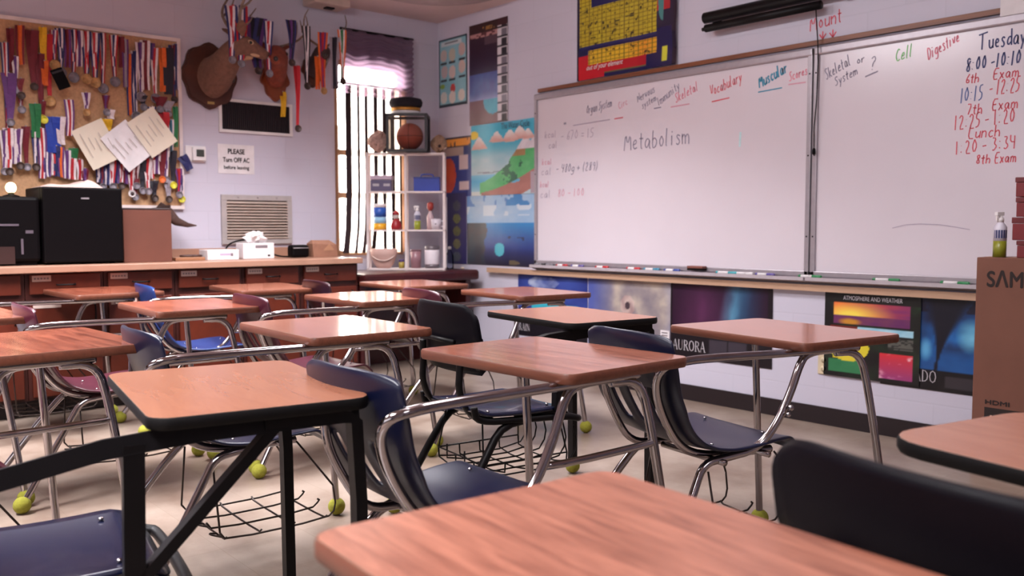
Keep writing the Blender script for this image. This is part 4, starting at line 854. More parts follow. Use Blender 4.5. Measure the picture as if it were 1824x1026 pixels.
MED=[
[(-3.29,2.239,1.71,0.025,"RWB","s"),(-3.256,2.328,2.072,0.025,"M","-"),(-3.238,2.161,1.989,0.025,"PW","s"),(-3.203,2.353,2.113,0.031,"OM","-"),(-3.132,2.335,2.006,0.045,"M","b"),(-3.095,2.195,1.811,0.032,"M","y"),(-3.073,2.361,2.152,0.026,"Y","-"),(-3.071,2.153,1.999,0.026,"O","-"),(-3.043,2.323,1.931,0.033,"R","g"),(-3.009,2.352,2.159,0.026,"PWR","g"),(-2.976,2.367,2.114,0.033,"BWB","s"),(-2.937,2.366,2.125,0.027,"MP","-"),(-2.9,2.371,2.094,0.03,"BWR","s"),(-2.863,2.369,2.141,0.027,"PW","-"),(-2.823,2.371,2.092,0.041,"RWB","g"),(-2.772,2.367,2.072,0.041,"RWB","g"),(-2.723,2.374,2.041,0.031,"BWR","s"),(-2.647,2.37,2.092,0.032,"BWR","s"),(-2.604,2.365,2.163,0.025,"M","-"),(-2.58,2.35,2.037,0.025,"SP","-"),(-2.55,2.262,1.855,0.029,"OB","-"),(-2.517,2.284,1.876,0.026,"BW","s"),(-2.482,2.344,2.009,0.033,"PW","s"),(-2.449,2.36,2.031,0.037,"MW","-"),(-2.412,2.35,2.129,0.037,"BP","-"),(-2.387,2.319,2.007,0.03,"RW","s"),(-2.338,2.326,2.031,0.03,"O","-"),(-2.3,2.33,2.015,0.046,"K","-"),(-2.258,2.355,2.004,0.035,"MB","b"),(-2.242,2.364,2.051,0.023,"BW","-")],
[(-3.275,2.054,1.773,0.05,"P","s"),(-3.211,1.941,1.855,0.025,"SM","s"),(-3.211,2.027,1.941,0.025,"M","b"),(-3.137,1.879,1.669,0.038,"G","-"),(-3.086,1.901,1.802,0.019,"M","y"),(-3.037,1.806,1.58,0.059,"N","-"),(-2.988,1.81,1.633,0.033,"W","-"),(-2.941,1.921,1.692,0.033,"RWP","-"),(-2.832,1.977,1.869,0.031,"PW","g"),(-2.719,1.817,1.743,0.049,"Y","-"),(-2.711,1.97,1.879,0.028,"PM","s"),(-2.686,1.878,1.819,0.032,"W","-"),(-2.47,1.993,1.933,0.033,"K","s"),(-2.417,1.922,1.866,0.03,"RWB","-"),(-2.366,1.995,1.927,0.061,"M","s"),(-2.343,1.891,1.758,0.042,"R","-"),(-2.306,1.97,1.901,0.054,"S","s"),(-2.294,1.845,1.627,0.023,"TW","-"),(-2.261,1.936,1.659,0.019,"G","-")],
[(-3.315,1.703,1.47,0.028,"PW","s"),(-3.29,1.718,1.471,0.034,"RW","b"),(-3.256,1.707,1.5,0.025,"WP","-"),(-3.231,1.716,1.508,0.025,"PW","b"),(-3.19,1.736,1.503,0.028,"M","s"),(-3.14,1.715,1.505,0.026,"WB","b"),(-3.107,1.731,1.415,0.032,"RWP","-"),(-3.077,1.579,1.427,0.029,"WBP","-"),(-3.048,1.573,1.438,0.023,"WR","-"),(-3.02,1.624,1.432,0.026,"B","-"),(-2.994,1.618,1.426,0.023,"OP","-"),(-2.961,1.599,1.42,0.027,"PW","-"),(-2.93,1.55,1.414,0.034,"RW","-"),(-2.917,1.616,1.529,0.034,"G","-"),(-2.886,1.545,1.415,0.024,"RW","-"),(-2.857,1.489,1.409,0.027,"PM","-"),(-2.774,1.521,1.397,0.028,"WB","b"),(-2.746,1.53,1.391,0.028,"MB","s"),(-2.714,1.539,1.384,0.028,"BW","-"),(-2.685,1.555,1.396,0.028,"WR","s"),(-2.657,1.549,1.397,0.025,"BP","-"),(-2.628,1.572,1.402,0.025,"RW","b"),(-2.597,1.529,1.395,0.029,"PM","-"),(-2.565,1.508,1.351,0.029,"RW","w"),(-2.541,1.434,1.329,0.033,"M","s"),(-2.531,1.532,1.405,0.029,"MW","s"),(-2.494,1.56,1.372,0.033,"K","s"),(-2.456,1.573,1.369,0.03,"RW","s"),(-2.43,1.597,1.438,0.03,"WR","-"),(-2.412,1.424,1.324,0.034,"K","b"),(-2.395,1.622,1.47,0.03,"PW","-"),(-2.364,1.654,1.452,0.038,"M","o"),(-2.33,1.671,1.453,0.031,"PW","s"),(-2.317,1.427,1.319,0.035,"S","b"),(-2.285,1.635,1.416,0.035,"K","y"),(-2.249,1.514,1.351,0.027,"RP","s"),(-2.227,1.468,1.321,0.023,"BW","y")]]
ROW = ['cork board top row', 'cork board middle', 'cork board bottom fringe']
def cname(c): return ' and '.join(RN[q] for q in dict.fromkeys(c)) if len(set(c)) < 3 else 'red, white and '+('purple' if 'P' in c else 'blue')
for r, row in enumerate(MED):
    for i, (y, z0, z1, w_, c, m) in enumerate(row):
        cn = ' and '.join(RN[q] for q in dict.fromkeys(c)) if len(set(c)) < 3 else 'red, white and '+('purple' if 'P' in c else 'blue')
        k = [j for j, q in enumerate(row) if cname(q[4]) == cn and q[5] == m]; 
        pos = '' if len(k) == 1 else ', %s such from left' % ordn[k.index(i)]
        lab = '%s ribbon%s, %s%s' % (cn, ', %s medal' % DC[m][0] if m != '-' else '', ROW[r], pos)
        ribbon_thing(lab, (.03+.004*(i % 4)+(.012 if r == 1 else .006 if r == 2 else 0), y, z0), z0-z1, w_, c, m, 'medals and ribbons pinned on the cork board', R=.033 if r == 0 and m in 'gs' else .024)
# award rosette lettering strip, black pouch, certificates, stray ribbon
t = thing('black_card_pouch', 'small tilted black pouch pinned among the medals, upper left of the cork board', 'pouch', (.075, -2.99, 2.045)); mb().box((0, 0, 0), (.012, .075, .13), BLACKPL, 0, .004).build('pouch', t); mb().box((.007, 0, .045), (.002, .07, .012), mat('pouch_flap', (40, 34, 40), .5)).build('flap', t); t.rotation_euler = (math.radians(24), 0, 0)
CREAMP = mat('cream_certificate', (220, 208, 190), .8, 0, .03, 8)
for nm, lab, cy, cz, ang, mt, x in (('certificate', 'leftmost of three tilted paper certificates on the cork board', -2.785, 1.645, -62, CREAMP, .083), ('certificate', 'middle and whitest of three tilted paper certificates on the cork board', -2.60, 1.645, -50, WHITEPAPER, .089), ('certificate', 'rightmost and highest of three tilted paper certificates on the cork board', -2.435, 1.745, -54, CREAMP, .095)):
    t = thing(nm, lab, 'certificate', (x, cy, cz), 0, 'paper certificates pinned on the cork board'); t.rotation_euler = (math.radians(ang), 0, 0)
    b = mb(); n = 8; vs = []
    for j in range(n+1):
        for i in range(n+1): u, v = i/n-.5, j/n-.5; vs.append((.012*(u*u)+.01*v*v, u*.275, v*.212))
    b.add(vs, [(j*(n+1)+i, j*(n+1)+i+1, (j+1)*(n+1)+i+1, (j+1)*(n+1)+i) for j in range(n) for i in range(n)], mt); b.build('sheet', t)
    b = mb(); rnd = random.Random(lab)
    for k in range(5): 
        z = .075-.036*k; L = rnd.uniform(.06, .17); y0 = rnd.uniform(-.02, .02)
        b.add([(.009, y0-L/2, z), (.009, y0+L/2, z), (.009, y0+L/2, z+.004), (.009, y0-L/2, z+.004)], [(0, 1, 2, 3)], mat('grey_print_light', (176, 166, 160), .8))
    b.build('printed_lines', t)
ribbon_thing('navy ribbon tail sticking out past the lower right board edge', (.04, -2.222, 1.60), .11, .04, 'B', '-', None, 0).rotation_euler = (math.radians(32), 0, 0)

# ---------------------------------------------------------------- mounted deer heads
PLQ = wood('dark_walnut_plaque', (58, 30, 22), (84, 44, 30), .4, 8, 3, False); PLQ2 = wood('red_oak_plaque', (120, 58, 34), (140, 72, 42), .4, 8, 3, False)
FUR = mat('deer_fur_brown', (112, 78, 64), .9, 0, .18, 40, .3); FURL = mat('deer_fur_pale', (186, 150, 120), .9, 0, .15, 40, .3); FURR = mat('deer_fur_reddish', (128, 58, 40), .9, 0, .2, 40, .3); ANT = mat('antler_bone', (120, 98, 84), .6, 0, .2, 30); NOSE = mat('deer_nose', (40, 30, 28), .4)
def loft(b, secs, m, seg=18):
    """body as one skin: sections (centre, half width across, half height)"""
    P = [Vector(s[0]) for s in secs]; n = len(P); vs = []
    for i in range(n):
        t = (P[min(n-1, i+1)]-P[max(0, i-1)]).normalized(); side = t.cross(Vector((0, 0, 1))); side = side.normalized() if side.length > .1 else Vector((1, 0, 0)); up_ = side.cross(t)
        for k in range(seg): a = 2*math.pi*k/seg; vs.append(P[i]+side*math.cos(a)*secs[i][1]+up_*math.sin(a)*secs[i][2])
    fs = [(i*seg+k, i*seg+(k+1) % seg, (i+1)*seg+(k+1) % seg, (i+1)*seg+k) for i in range(n-1) for k in range(seg)]
    b.add(vs, fs+[tuple(range(seg)), tuple((n-1)*seg+k for k in range(seg))], m, True); return b
def plaque(t, w_, h, m, point=False):
    n = 40; poly = []
    for i in range(n):
        a = 2*math.pi*i/n; r = 1+.045*math.cos(8*a) + (.12*max(0, math.cos(a+math.pi/2))**6 if point else 0); poly.append((w_/2*r*math.cos(a)*(1 if not point or math.sin(a) > -.2 else .85), h/2*r*math.sin(a)))
    b = mb(); b.prism(poly, m, (0, 0, 0), MU, MV, 0, .022); b.prism([(x*.93, y*.93) for x, y in poly], m, (0, 0, 0), MU, MV, .022, .03); b.build('plaque', t)
def antlers(t, base, mirror, beams):
    for s in (-1, 1) if mirror else (1,):
        b = mb()
        for pts, r in beams:
            P = smoothline([(base[0]+p[0], base[1]+p[1]*s, base[2]+p[2]) for p in pts], 2); n = len(P); b.tube(P, [r*(1-.75*i/(n-1)) for i in range(n)], ANT, 8)
        b.build('antler', t)
t = thing('mounted_deer_head', 'brown mounted deer head on a scalloped plaque, right of the cork board', 'deer head', (0, -2.0, 2.175)); plaque(t, .39, .45, PLQ)
b = loft(mb(), [((.02, .015, -.01), .11, .15), ((.10, .02, .0), .105, .14), ((.20, .03, .05), .09, .115), ((.29, .05, .12), .074, .09), ((.335, .085, .165), .066, .08), ((.35, .12, .175), .062, .072), ((.355, .165, .165), .05, .058), ((.36, .21, .145), .038, .044), ((.362, .25, .13), .034, .036), ((.362, .272, .125), .026, .028)], FUR)
hd = b.build('head_and_neck', t)
b = mb(); b.sphere((.335, .258, .122), .022, FURL, 10, 8, (1, 1.5, .7)); b.build('muzzle', t); b = mb(); b.sphere((.362, .282, .135), .02, NOSE, 10, 8, (1.1, .5, .8)); b.build('nose', t)
b = mb()
for s in (-1, 1): b.sphere((.352+s*.056, .135, .19), .011, mat('glass_eye', (12, 8, 8), .1), 10, 8)
b.build('eyes', t)
b = mb(); b.sphere((.40, .135, .19), .024, FURL, 12, 8, (.35, 1.1, .8)); b.sphere((.372, .19, .125), .035, FURL, 12, 8, (.5, 1.6, .6)); b.sphere((.32, .14, .105), .04, FURL, 12, 8, (1, 1.2, .5)); b.build('pale_face_patches', t)
for s in (-1, 1):
    b = mb(); loft(b, [((.35+s*.05, .08, .235), .012, .016), ((.35+s*.09, .055, .265), .034, .016), ((.35+s*.13, .04, .29), .03, .012), ((.35+s*.165, .03, .305), .005, .004)], FUR, 10); b.build('ear', t)
b = mb(); b.sphere((.20, .085, -.04), .022, NOSE, 10, 8, (.5, 1, 1)); b.build('dark_fur_spot', t)
mb().box((.031, 0, -.19), (.002, .05, .018), mat('brass_plate', (190, 160, 100), .3, .7)).build('name_plate', t)
for s in (-1, 1):
    b = mb(); o_ = Vector((.35+s*.04, .085, .235))
    for pts, r in (([(0, 0, 0), (s*.06, -.05, .08), (s*.14, -.06, .19), (s*.15, .02, .32), (s*.10, .10, .40)], .014), ([(s*.12, -.055, .15), (s*.14, .02, .22), (s*.14, .05, .32)], .010), ([(s*.03, -.02, .04), (s*.04, .04, .09), (s*.03, .06, .13)], .008), ([(s*.15, .0, .28), (s*.17, -.05, .37), (s*.17, -.06, .42)], .009)):
        P = smoothline([o_+Vector(p) for p in pts]); n = len(P); b.tube(P, [r*(1-.75*i/(n-1)) for i in range(n)], ANT, 8)
    b.build('antler', t)
t = thing('mounted_deer_head', 'reddish mounted deer head on a pointed orange-brown plaque, above the return vent', 'deer head', (0, -1.50, 2.19)); plaque(t, .22, .26, PLQ2, True)
b = loft(mb(), [((.02, 0, .02), .07, .085), ((.09, -.03, .06), .08, .095), ((.17, -.07, .11), .088, .10), ((.24, -.10, .13), .085, .09), ((.29, -.125, .12), .07, .072), ((.34, -.15, .10), .05, .05), ((.39, -.175, .085), .036, .036), ((.405, -.18, .08), .022, .022)], FURR); b.build('head_and_neck', t)
b = mb(); b.sphere((.408, -.183, .088), .018, NOSE, 10, 8); b.build('nose', t); b = mb()
for y in (-.19, -.04): b.sphere((.285, y, .155), .012, mat('glass_eye', (12, 8, 8), .1), 10, 8)
b.build('eyes', t)
for s in (-1, 1):
    b = mb(); loft(b, [((.20, -.09+s*.06, .20), .012, .016), ((.18, -.09+s*.10, .225), .03, .014), ((.17, -.09+s*.15, .24), .004, .004)], FURR, 10); b.build('ear', t)
for s in (-1, 1):
    b = mb(); o_ = Vector((.20, -.09+s*.04, .215))
    for pts, r in (([(0, 0, 0), (-.04, s*.10, .04), (.0, s*.17, .08), (.08, s*.19, .15), (.12, s*.15, .22)], .012), ([(-.02, s*.13, .06), (-.02, s*.15, .14), (0, s*.14, .20)], .008)):
        P = smoothline([o_+Vector(p) for p in pts]); n = len(P); b.tube(P, [r*(1-.75*i/(n-1)) for i in range(n)], ANT, 8)
    b.build('antler', t)
t = thing('mounted_deer_head', 'small dark mounted deer head with wide antlers, nearest the window', 'deer head', (0, -1.19, 2.30)); plaque(t, .18, .22, PLQ, True)
DF = mat('deer_fur_dark', (62, 44, 44), .9, 0, .2, 40, .3)
b = loft(mb(), [((.02, 0, 0), .06, .075), ((.10, 0, .05), .065, .075), ((.18, -.01, .10), .062, .07), ((.25, -.03, .10), .048, .052), ((.31, -.055, .07), .032, .034), ((.335, -.065, .06), .02, .022)], DF); b.build('head_and_neck', t)
mb().sphere((.338, -.067, .062), .016, NOSE, 10, 8).build('nose', t)
for s in (-1, 1):
    b = mb(); o_ = Vector((.17, s*.03, .16))
    for pts, r in (([(0, 0, 0), (-.02, s*.08, .05), (.02, s*.13, .10), (.06, s*.15, .18), (.08, s*.12, .24)], .010), ([(0, s*.13, .08), (0, s*.15, .17)], .008)):
        P = smoothline([o_+Vector(p) for p in pts]); n = len(P); b.tube(P, [r*(1-.75*i/(n-1)) for i in range(n)], ANT, 8)
    b.build('antler', t)
AR = 'medals and ribbons hung on the antlers'
for lab, y, z0, z1, w_, c, m, x in (('wide red, white and blue ribbon hung on the large deer antler, left strand', -1.985, 2.60, 2.26, .05, 'RWB', 's', .37), ('red, white and blue ribbon hung on the large deer antler, right strand', -1.925, 2.61, 2.24, .06, 'BWBR', 's', .38),
        ('navy and black ribbon bunch behind the large deer snout', -1.765, 2.565, 2.22, .085, 'BKP', 'b', .30), ('red and white ribbon in front of the reddish deer plaque', -1.71, 2.54, 2.20, .04, 'RWB', 's', .36), ('dark purple ribbon hanging in front of the reddish deer head', -1.525, 2.58, 2.30, .045, 'PKB', 'b', .33), ('long thin red ribbon with a dark tip beside the return vent', -1.47, 2.27, 1.84, .028, 'R', 'b', .30),
        ('short yellow ribbon hanging at the corner of the return vent', -1.452, 2.115, 1.93, .028, 'Y', '-', .035), ('black and white ribbon with a dark medal on the small deer', -1.395, 2.56, 2.15, .035, 'KWK', 'b', .31), ('red and purple ribbon with a gold medal on the small deer', -1.255, 2.535, 2.13, .045, 'RPO', 'g', .30), ('orange ribbon strip beside the gold medal of the small deer', -1.29, 2.36, 2.12, .026, 'O', '-', .28), ('green and white ribbon at the top corner of the window curtain', -1.085, 2.58, 2.22, .04, 'GWO', 'b', .28), ('dark grey ribbon hanging over the left edge of the window', -1.14, 2.52, 2.14, .045, 'KS', '-', .27)):
    ribbon_thing(lab, (x, y, z0), z0-z1, w_, c, m, AR)

# ---------------------------------------------------------------- curtain and ruched valance
SH = fabric_through('sheer_white_stripe', (240, 220, 200), .24, .8); DK = mat('dark_brown_stripe', (44, 28, 32), .9)
TAN = fabric_through('tan_drape', (150, 110, 84), .03, .5)
t = thing('striped_curtain', 'backlit curtain with dark and white vertical stripes over the window', 'curtain', (0, -.68, .9))
b = mb(); zs = [.0, .05, .2, .5, .8, 1.1, 1.32]
def cur(y, z): 
    bend = -.05*max(0, .45-z)**2*6 if y < .05 else 0
    return (.05+.006*math.sin(y*32), y+bend*.6, z)
pxs = [607, 617, 626, 631, 640, 646.5, 655.5, 662.5, 671, 678.5, 687.5, 694, 702, 706, 717]
for k in range(len(pxs)-1):
    a, c = -.982+(pxs[k]-597)*.00522+.68, -.982+(pxs[k+1]-597)*.00522+.68; cm = DK if k % 2 == 0 else SH
    if k == len(pxs)-2: cm = TAN
    vs = [cur(q, z) for z in zs for q in (a, (a+c)/2, c)]
    b.add(vs, [(3*i+j, 3*i+j+1, 3*i+j+4, 3*i+j+3) for i in range(len(zs)-1) for j in (0, 1)], cm, True)
b.build('striped_cloth', t)
b = mb(); 
for (a, c) in ((-.345, -.305),): b.add([(.045, a, -.02), (.05, c, -.02), (.05, c, 1.0), (.045, a, 1.0)], [(0, 1, 2, 3)], TAN)
b.build('tan_lining', t)
mb().tube([(.05, -.34, 1.33), (.05, .36, 1.33)], .008, BLACKMETAL, 8).build('curtain_rod', t)
VAL = fabric_through('ruched_valance_cloth', (150, 124, 146), .17, .75)
t = thing('ruched_valance', 'dark gathered valance over the top of the window, glowing at its lower edge', 'valance', (0, -.66, 2.14)); b = mb(); nx, nz = 40, 60; vs = []
for j in range(nz+1):
    for i in range(nx+1):
        u, v = i/nx, j/nz; vs.append((.075+.010*math.sin(v*75+2.2*math.sin(u*9))+.012*math.sin(u*26), -.31+.66*u, .0+.50*v+.01*math.sin(u*20)*(1-v)))
b.add(vs, [(j*(nx+1)+i, j*(nx+1)+i+1, (j+1)*(nx+1)+i+1, (j+1)*(nx+1)+i) for j in range(nz) for i in range(nx)], VAL, True); b.build('gathered_cloth', t); mb().tube([(.07, -.32, .503), (.07, .36, .503)], .010, BLACKMETAL, 8).build('valance_rod', t)

# ---------------------------------------------------------------- counter with cabinets
CAB = wood('red_brown_cabinet', (78, 28, 17), (94, 36, 20), .38, 30, 3, False); CABD = wood('dark_red_cabinet_frame', (52, 18, 14), (64, 22, 16), .45, 30, 3, False); CTOP = wood('tan_laminate_top', (156, 116, 96), (166, 126, 106), .3, 14, 3, False); DKT = wood('dark_maroon_table', (54, 18, 20), (70, 24, 24), .28, 14, 3, False)
struct_y = [-4.645, -4.215, -3.775, -3.345, -2.916, -2.488, -2.041, -1.615, -1.155]
t = thing('countertop', 'long tan laminate counter top under the cork board and vents', 'countertop', (0, -2.465, .845)); L = 2.63
mb().box((.325, -.0, .02), (.65, L, .04), CTOP, 0, .004).build('worktop', t); mb().box((.012, 0, .075), (.024, L, .075), CTOP, 0, .003).build('backsplash', t)
cw = ['outside left of the counter run', 'at the left edge of the photo', 'under the black printer', 'under the black mini fridge', 'under the brown cardboard carton', 'under the small white box', 'under the tissue box', 'under the brown bag at the counter end']
for k in range(2, 8):
    y0_, y1_ = struct_y[k], struct_y[k+1]; w_ = y1_-y0_; ym = (y0_+y1_)/2
    t = thing('base_cabinet', 'red-brown base cabinet with drawer and door, '+cw[k], 'cabinet', (0, ym, 0), 0, 'base cabinets under the counter')
    b = mb(); b.box((.29, 0, .475), (.58, w_-.004, .74), CABD); b.build('carcass', t); mb().box((.26, 0, .053), (.5, w_-.004, .1), BASEB).build('toe_kick', t)
    d = mb().box((.59, 0, .778), (.02, w_-.045, .115), CAB, 0, .004).build('drawer', t); b = mb(); b.box((.601, -w_/2+.085, .812), (.002, .10, .034), mat('label_card', (196, 176, 166), .7)); 
    for q in range(5): b.box((.6025, -w_/2+.05+q*.017, .812), (.001, .010, .010), mat('grey_print', (120, 110, 116), .7))
    b.build('label_card', d); mb().tube(smoothline([(.6, -.05, .775), (.622, -.045, .772), (.622, .045, .772), (.6, .05, .775)], 1), .005, BLACKMETAL, 8).build('pull', d)
    d = mb().box((.59, 0, .40), (.02, w_-.045, .56), CAB, 0, .004).build('door', t); mb().box((.601, -w_/2+.11, .655), (.002, .15, .03), mat('label_card', (196, 176, 166), .7)).build('label_card', d); mb().tube(smoothline([(.6, w_/2-.06, .55), (.622, w_/2-.06, .56), (.622, w_/2-.06, .64), (.6, w_/2-.06, .65)], 1), .005, BLACKMETAL, 8).build('pull', d)
t = thing('low_table', 'low dark maroon table with rounded edge standing in the corner under the white shelf', 'table', (.012, -.61, 0))
mb().box((.325, 0, .725), (.65, 1.06, .08), DKT, 0, .02).build('table_top', t); mb().box((.05, 0, .34), (.06, 1.0, .68), DKT).build('back_panel', t)
for y in (-.49, .49): mb().box((.30, y, .343), (.5, .05, .685), DKT, 0, .004).build('leg_panel', t)

# things on the counter (top at z = .886)
CZ = .886
t = thing('mini_fridge', 'black mini fridge standing on the counter before the cork board', 'mini fridge', (.28, -2.995, CZ)); mb().box((0, 0, .235), (.36, .45, .45), BLACKPL, 0, .008).build('cabinet', t); d = mb().box((.205, 0, .235), (.045, .45, .45), BLACKPL, 0, .010).build('door', t); mb().box((.2285, .01, .395), (.002, .045, .009), STEEL).build('badge', d)
b = mb()
for x in (-.14, .14):
    for y in (-.18, .18): b.lathe([(.015, 0), (.015, .012)], (x, y, 0), BLACKPL, 8)
b.build('feet', t)
t = thing('printer', 'black printer on the counter at the left edge, beside the fridge', 'printer', (.28, -3.44, CZ)); mb().box((0, 0, .21), (.42, .42, .38), BLACKPL, 0, .02).build('body', t); mb().box((.0, 0, .01), (.38, .38, .02), BLACKPL).build('base', t); mb().box((.212, -.03, .235), (.006, .25, .012), mat('printer_grey_line', (90, 80, 90), .4)).build('paper_slot', t); mb().box((.2125, .15, .195), (.004, .04, .018), mat('printer_grey_line', (90, 80, 90), .4)).build('button_panel', t); mb().box((.21, -.06, .06), (.008, .26, .10), mat('printer_tray', (44, 20, 18), .5)).build('paper_tray', t); mb().box((.21, .11, .11), (.006, .012, .09), mat('printer_grey_line', (90, 80, 90), .4)).build('side_light', t)
GLOW = bpy.data.materials.new('lit_bulb'); GLOW.use_nodes = True; GLOW.node_tree.nodes['Principled BSDF'].inputs['Emission Color'].default_value = (1, .8, .4, 1); GLOW.node_tree.nodes['Principled BSDF'].inputs['Emission Strength'].default_value = 9
t = thing('small_lamp', 'small lit yellow lamp bulb on top of the black printer', 'lamp', (.33, -3.345, CZ+.40)); mb().lathe([(0, 0), (.045, 0), (.045, .008), (.016, .016), (.014, .03)], (0, 0, 0), BLACKPL, 14).build('base', t); mb().sphere((0, 0, .055), .029, GLOW, 14, 10, (1, 1, 1.1)).build('bulb', t)
t = thing('plastic_bag', 'crumpled pale bag lying flat on top of the black fridge', 'bag', (.30, -3.03, CZ+.46)); b = mb(); n = 14; vs = []; vb = []
for j in range(n+1):
    for i in range(n+1):
        u, v = i/n, j/n; e = min(u, 1-u, v, 1-v)*5; hh = min(1, e)*(.02+.045*max(0, u-.55)*2)*(.5+fbm(u*5, v*5, 3)); vs.append(((v-.5)*.22, (u-.5)*.36, .002+hh))
b.add(vs, [(j*(n+1)+i, j*(n+1)+i+1, (j+1)*(n+1)+i+1, (j+1)*(n+1)+i) for j in range(n) for i in range(n)], mat('pale_bag', (206, 180, 172), .4), True); b.build('bag', t)
t = thing('cardboard_carton', 'plain brown cardboard carton on the counter, right of the fridge', 'cardboard box', (.33, -2.605, CZ)); mb().box((0, 0, .165), (.26, .30, .33), mat('orange_brown_card', (98, 55, 42), .85, 0, .05, 8), 0, .003).build('carton', t); b = mb(); b.box((.0, -.0, .332), (.05, .30, .002), mat('packing_tape', (176, 130, 96), .3)); b.build('tape', t)
t = thing('tray_of_medals', 'dark low tray holding loose medals on top of the brown carton', 'tray', (.30, -2.60, CZ+.332)); b = mb(); b.box((0, 0, .006), (.22, .32, .012), mat('tray_dark', (58, 40, 40), .5), 0, .003)
for y in (-.158, .158): b.box((0, y, .018), (.22, .006, .03), mat('tray_dark', (58, 40, 40), .5))
b.build('tray', t)
t = thing('wing_mount', 'dark brown pointed wing-like mount behind the brown carton', 'mount', (.13, -2.285, 1.13)); b = mb(); loft(b, [((0, -.14, .12), .02, .035), ((.01, -.08, .07), .022, .045), ((.02, -.02, .015), .018, .03), ((.03, .05, -.008), .012, .016), ((.03, .11, -.012), .003, .003)], mat('dark_feather', (70, 46, 40), .8, 0, .25, 60), 12); b.build('pointed_body', t); mb().box((-.055, -.12, .08), (.13, .05, .06), PLQ).build('wall_block', t)
t = thing('wooden_tray', 'flat tan tray with a dark cable loop beside the brown carton', 'tray', (.30, -2.31, CZ)); mb().box((0, 0, .011), (.18, .2, .022), mat('tan_wood', (150, 104, 74), .5), 0, .003).build('board', t); mb().tube([(.02+.04*math.cos(a), .03+.07*math.sin(a), .03) for a in [k*math.pi/10 for k in range(21)]], .007, mat('brown_cable', (70, 46, 40), .5), 8).build('cable_loop', t)
t = thing('small_white_box', 'small flat white box on the counter left of the tissues', 'box', (.30, -2.078, CZ)); mb().box((0, 0, .034), (.15, .22, .068), WHITEPAPER, 0, .002).build('carton', t); b = mb(); b.box((.0755, .02, .036), (.001, .09, .014), mat('pale_print', (176, 160, 186), .7)); b.build('print', t); b = mb(); b.box((.0755, .06, .034), (.0012, .016, .02), mat('grey_print', (120, 110, 116), .7)); b.build('print', t)
t = thing('tissue_box', 'white tissue box with a crumpled tissue sticking out, under the louvred vent', 'tissue box', (.30, -1.815, CZ)); mb().box((0, 0, .055), (.12, .23, .11), WHITEPAPER, 0, .003).build('carton', t); b = mb(); b.box((.0605, .02, .085), (.001, .09, .02), mat('grey_print', (120, 110, 116), .7)); b.build('print', t); mb().box((.0605, .075, .022), (.0012, .018, .014), INK).build('logo', t)
b = mb(); nn = 22
for j, (r, z) in enumerate(((.02, .108), (.055, .125), (.07, .15), (.05, .175), (.02, .185))):
    for i in range(nn): a = 2*math.pi*i/nn; q = r*(1+.35*math.sin(5*a+j*1.7)); b.v.append((q*math.cos(a)*.8, q*math.sin(a), z+.012*math.sin(3*a+j)))
k = b.mid(mat('soft_tissue', (232, 226, 226), .9))
for j in range(4):
    for i in range(nn): b.f.append([j*nn+i, j*nn+(i+1) % nn, (j+1)*nn+(i+1) % nn, (j+1)*nn+i]); b.mi.append(k); b.sm.append(False)
b.f.append([4*nn+i for i in range(nn)]); b.mi.append(k); b.sm.append(False); b.build('tissue', t)
t = thing('power_cable', 'thin dark cable arching behind the tissue box', 'cable', (.12, -1.82, CZ)); mb().tube(smoothline([(0, -.15, .006), (0, -.13, .09), (.02, -.05, .13), (0, .1, .13), (0, .15, .05), (.05, .25, .006), (.12, .30, .006)], 2), .006, BLACKPL, 8).build('cable', t)
t = thing('black_pouch', 'small black pouch on the counter left of the brown bag', 'pouch', (.30, -1.483, CZ)); mb().box((0, 0, .046), (.09, .14, .092), BLACKPL, 0, .02).build('body', t); mb().tube([(.047, -.06, .07), (.047, .06, .07)], .003, STEEL, 6).build('zip', t)
t = thing('brown_bag', 'small brown paper bag at the right end of the counter', 'bag', (.30, -1.285, CZ)); BR = mat('brown_paper', (140, 98, 78), .8, 0, .1, 20); b = mb(); b.add([(-.05, -.10, 0), (.05, -.10, 0), (.05, .10, 0), (-.05, .10, 0), (-.045, -.105, .10), (.045, -.105, .10), (.05, .09, .09), (-.05, .09, .09), (-.01, -.09, .125), (.01, -.09, .125), (.01, .05, .125), (-.01, .05, .125)], [(0, 1, 5, 4), (1, 2, 6, 5), (2, 3, 7, 6), (3, 0, 4, 7), (4, 5, 9, 8), (5, 6, 10, 9), (6, 7, 11, 10), (7, 4, 8, 11), (8, 9, 10, 11), (3, 2, 1, 0)], BR); b.build('body', t); mb().prism([(-.04, .05), (.05, .05), (.01, .10)], mat('bag_flap', (164, 120, 92), .8), (.0505, .02, 0), MU, MV, 0, .001).build('flap', t)

# ---------------------------------------------------------------- white shelf in the corner, things in and on it
SZ = .765; SHW = mat('white_shelf_wire', (220, 206, 204), .45)
SA = math.atan2(.76067, .64914)       # local x of the shelf runs along its front
sx, sy = .366, -.587
def sl(x, y, z): return (sx+x*math.cos(SA)-y*math.sin(SA), sy+x*math.sin(SA)+y*math.cos(SA), SZ+z)
t = thing('white_shelf', 'white open shelf of six cubbies standing on the low table in the corner', 'shelf', (sx, sy, SZ), SA); D_ = .14; WD, HT = .62, .925; bar = .018
b = mb()
for x in (-WD/2+bar/2, 0, WD/2-bar/2):
    for y in (bar/2, D_-bar/2): b.box((x-(.0 if x else .0), y, HT/2), (bar, bar, HT), SHW)
b.build('uprights', t)
for k, z in enumerate((.009, .315, .617, HT-.009)):
    b = mb(); b.box((0, D_/2, z), (WD, D_, bar*.7), SHW); b.build('shelf_board', t)
def on_shelf(name, label, cat, x, y, level, group=None, rz=0): 
    z = (.0155, .3215, .6235, .925)[level]; p = sl(x, y, z); return thing(name, label, cat, p, SA+rz, group)
y_ = .07
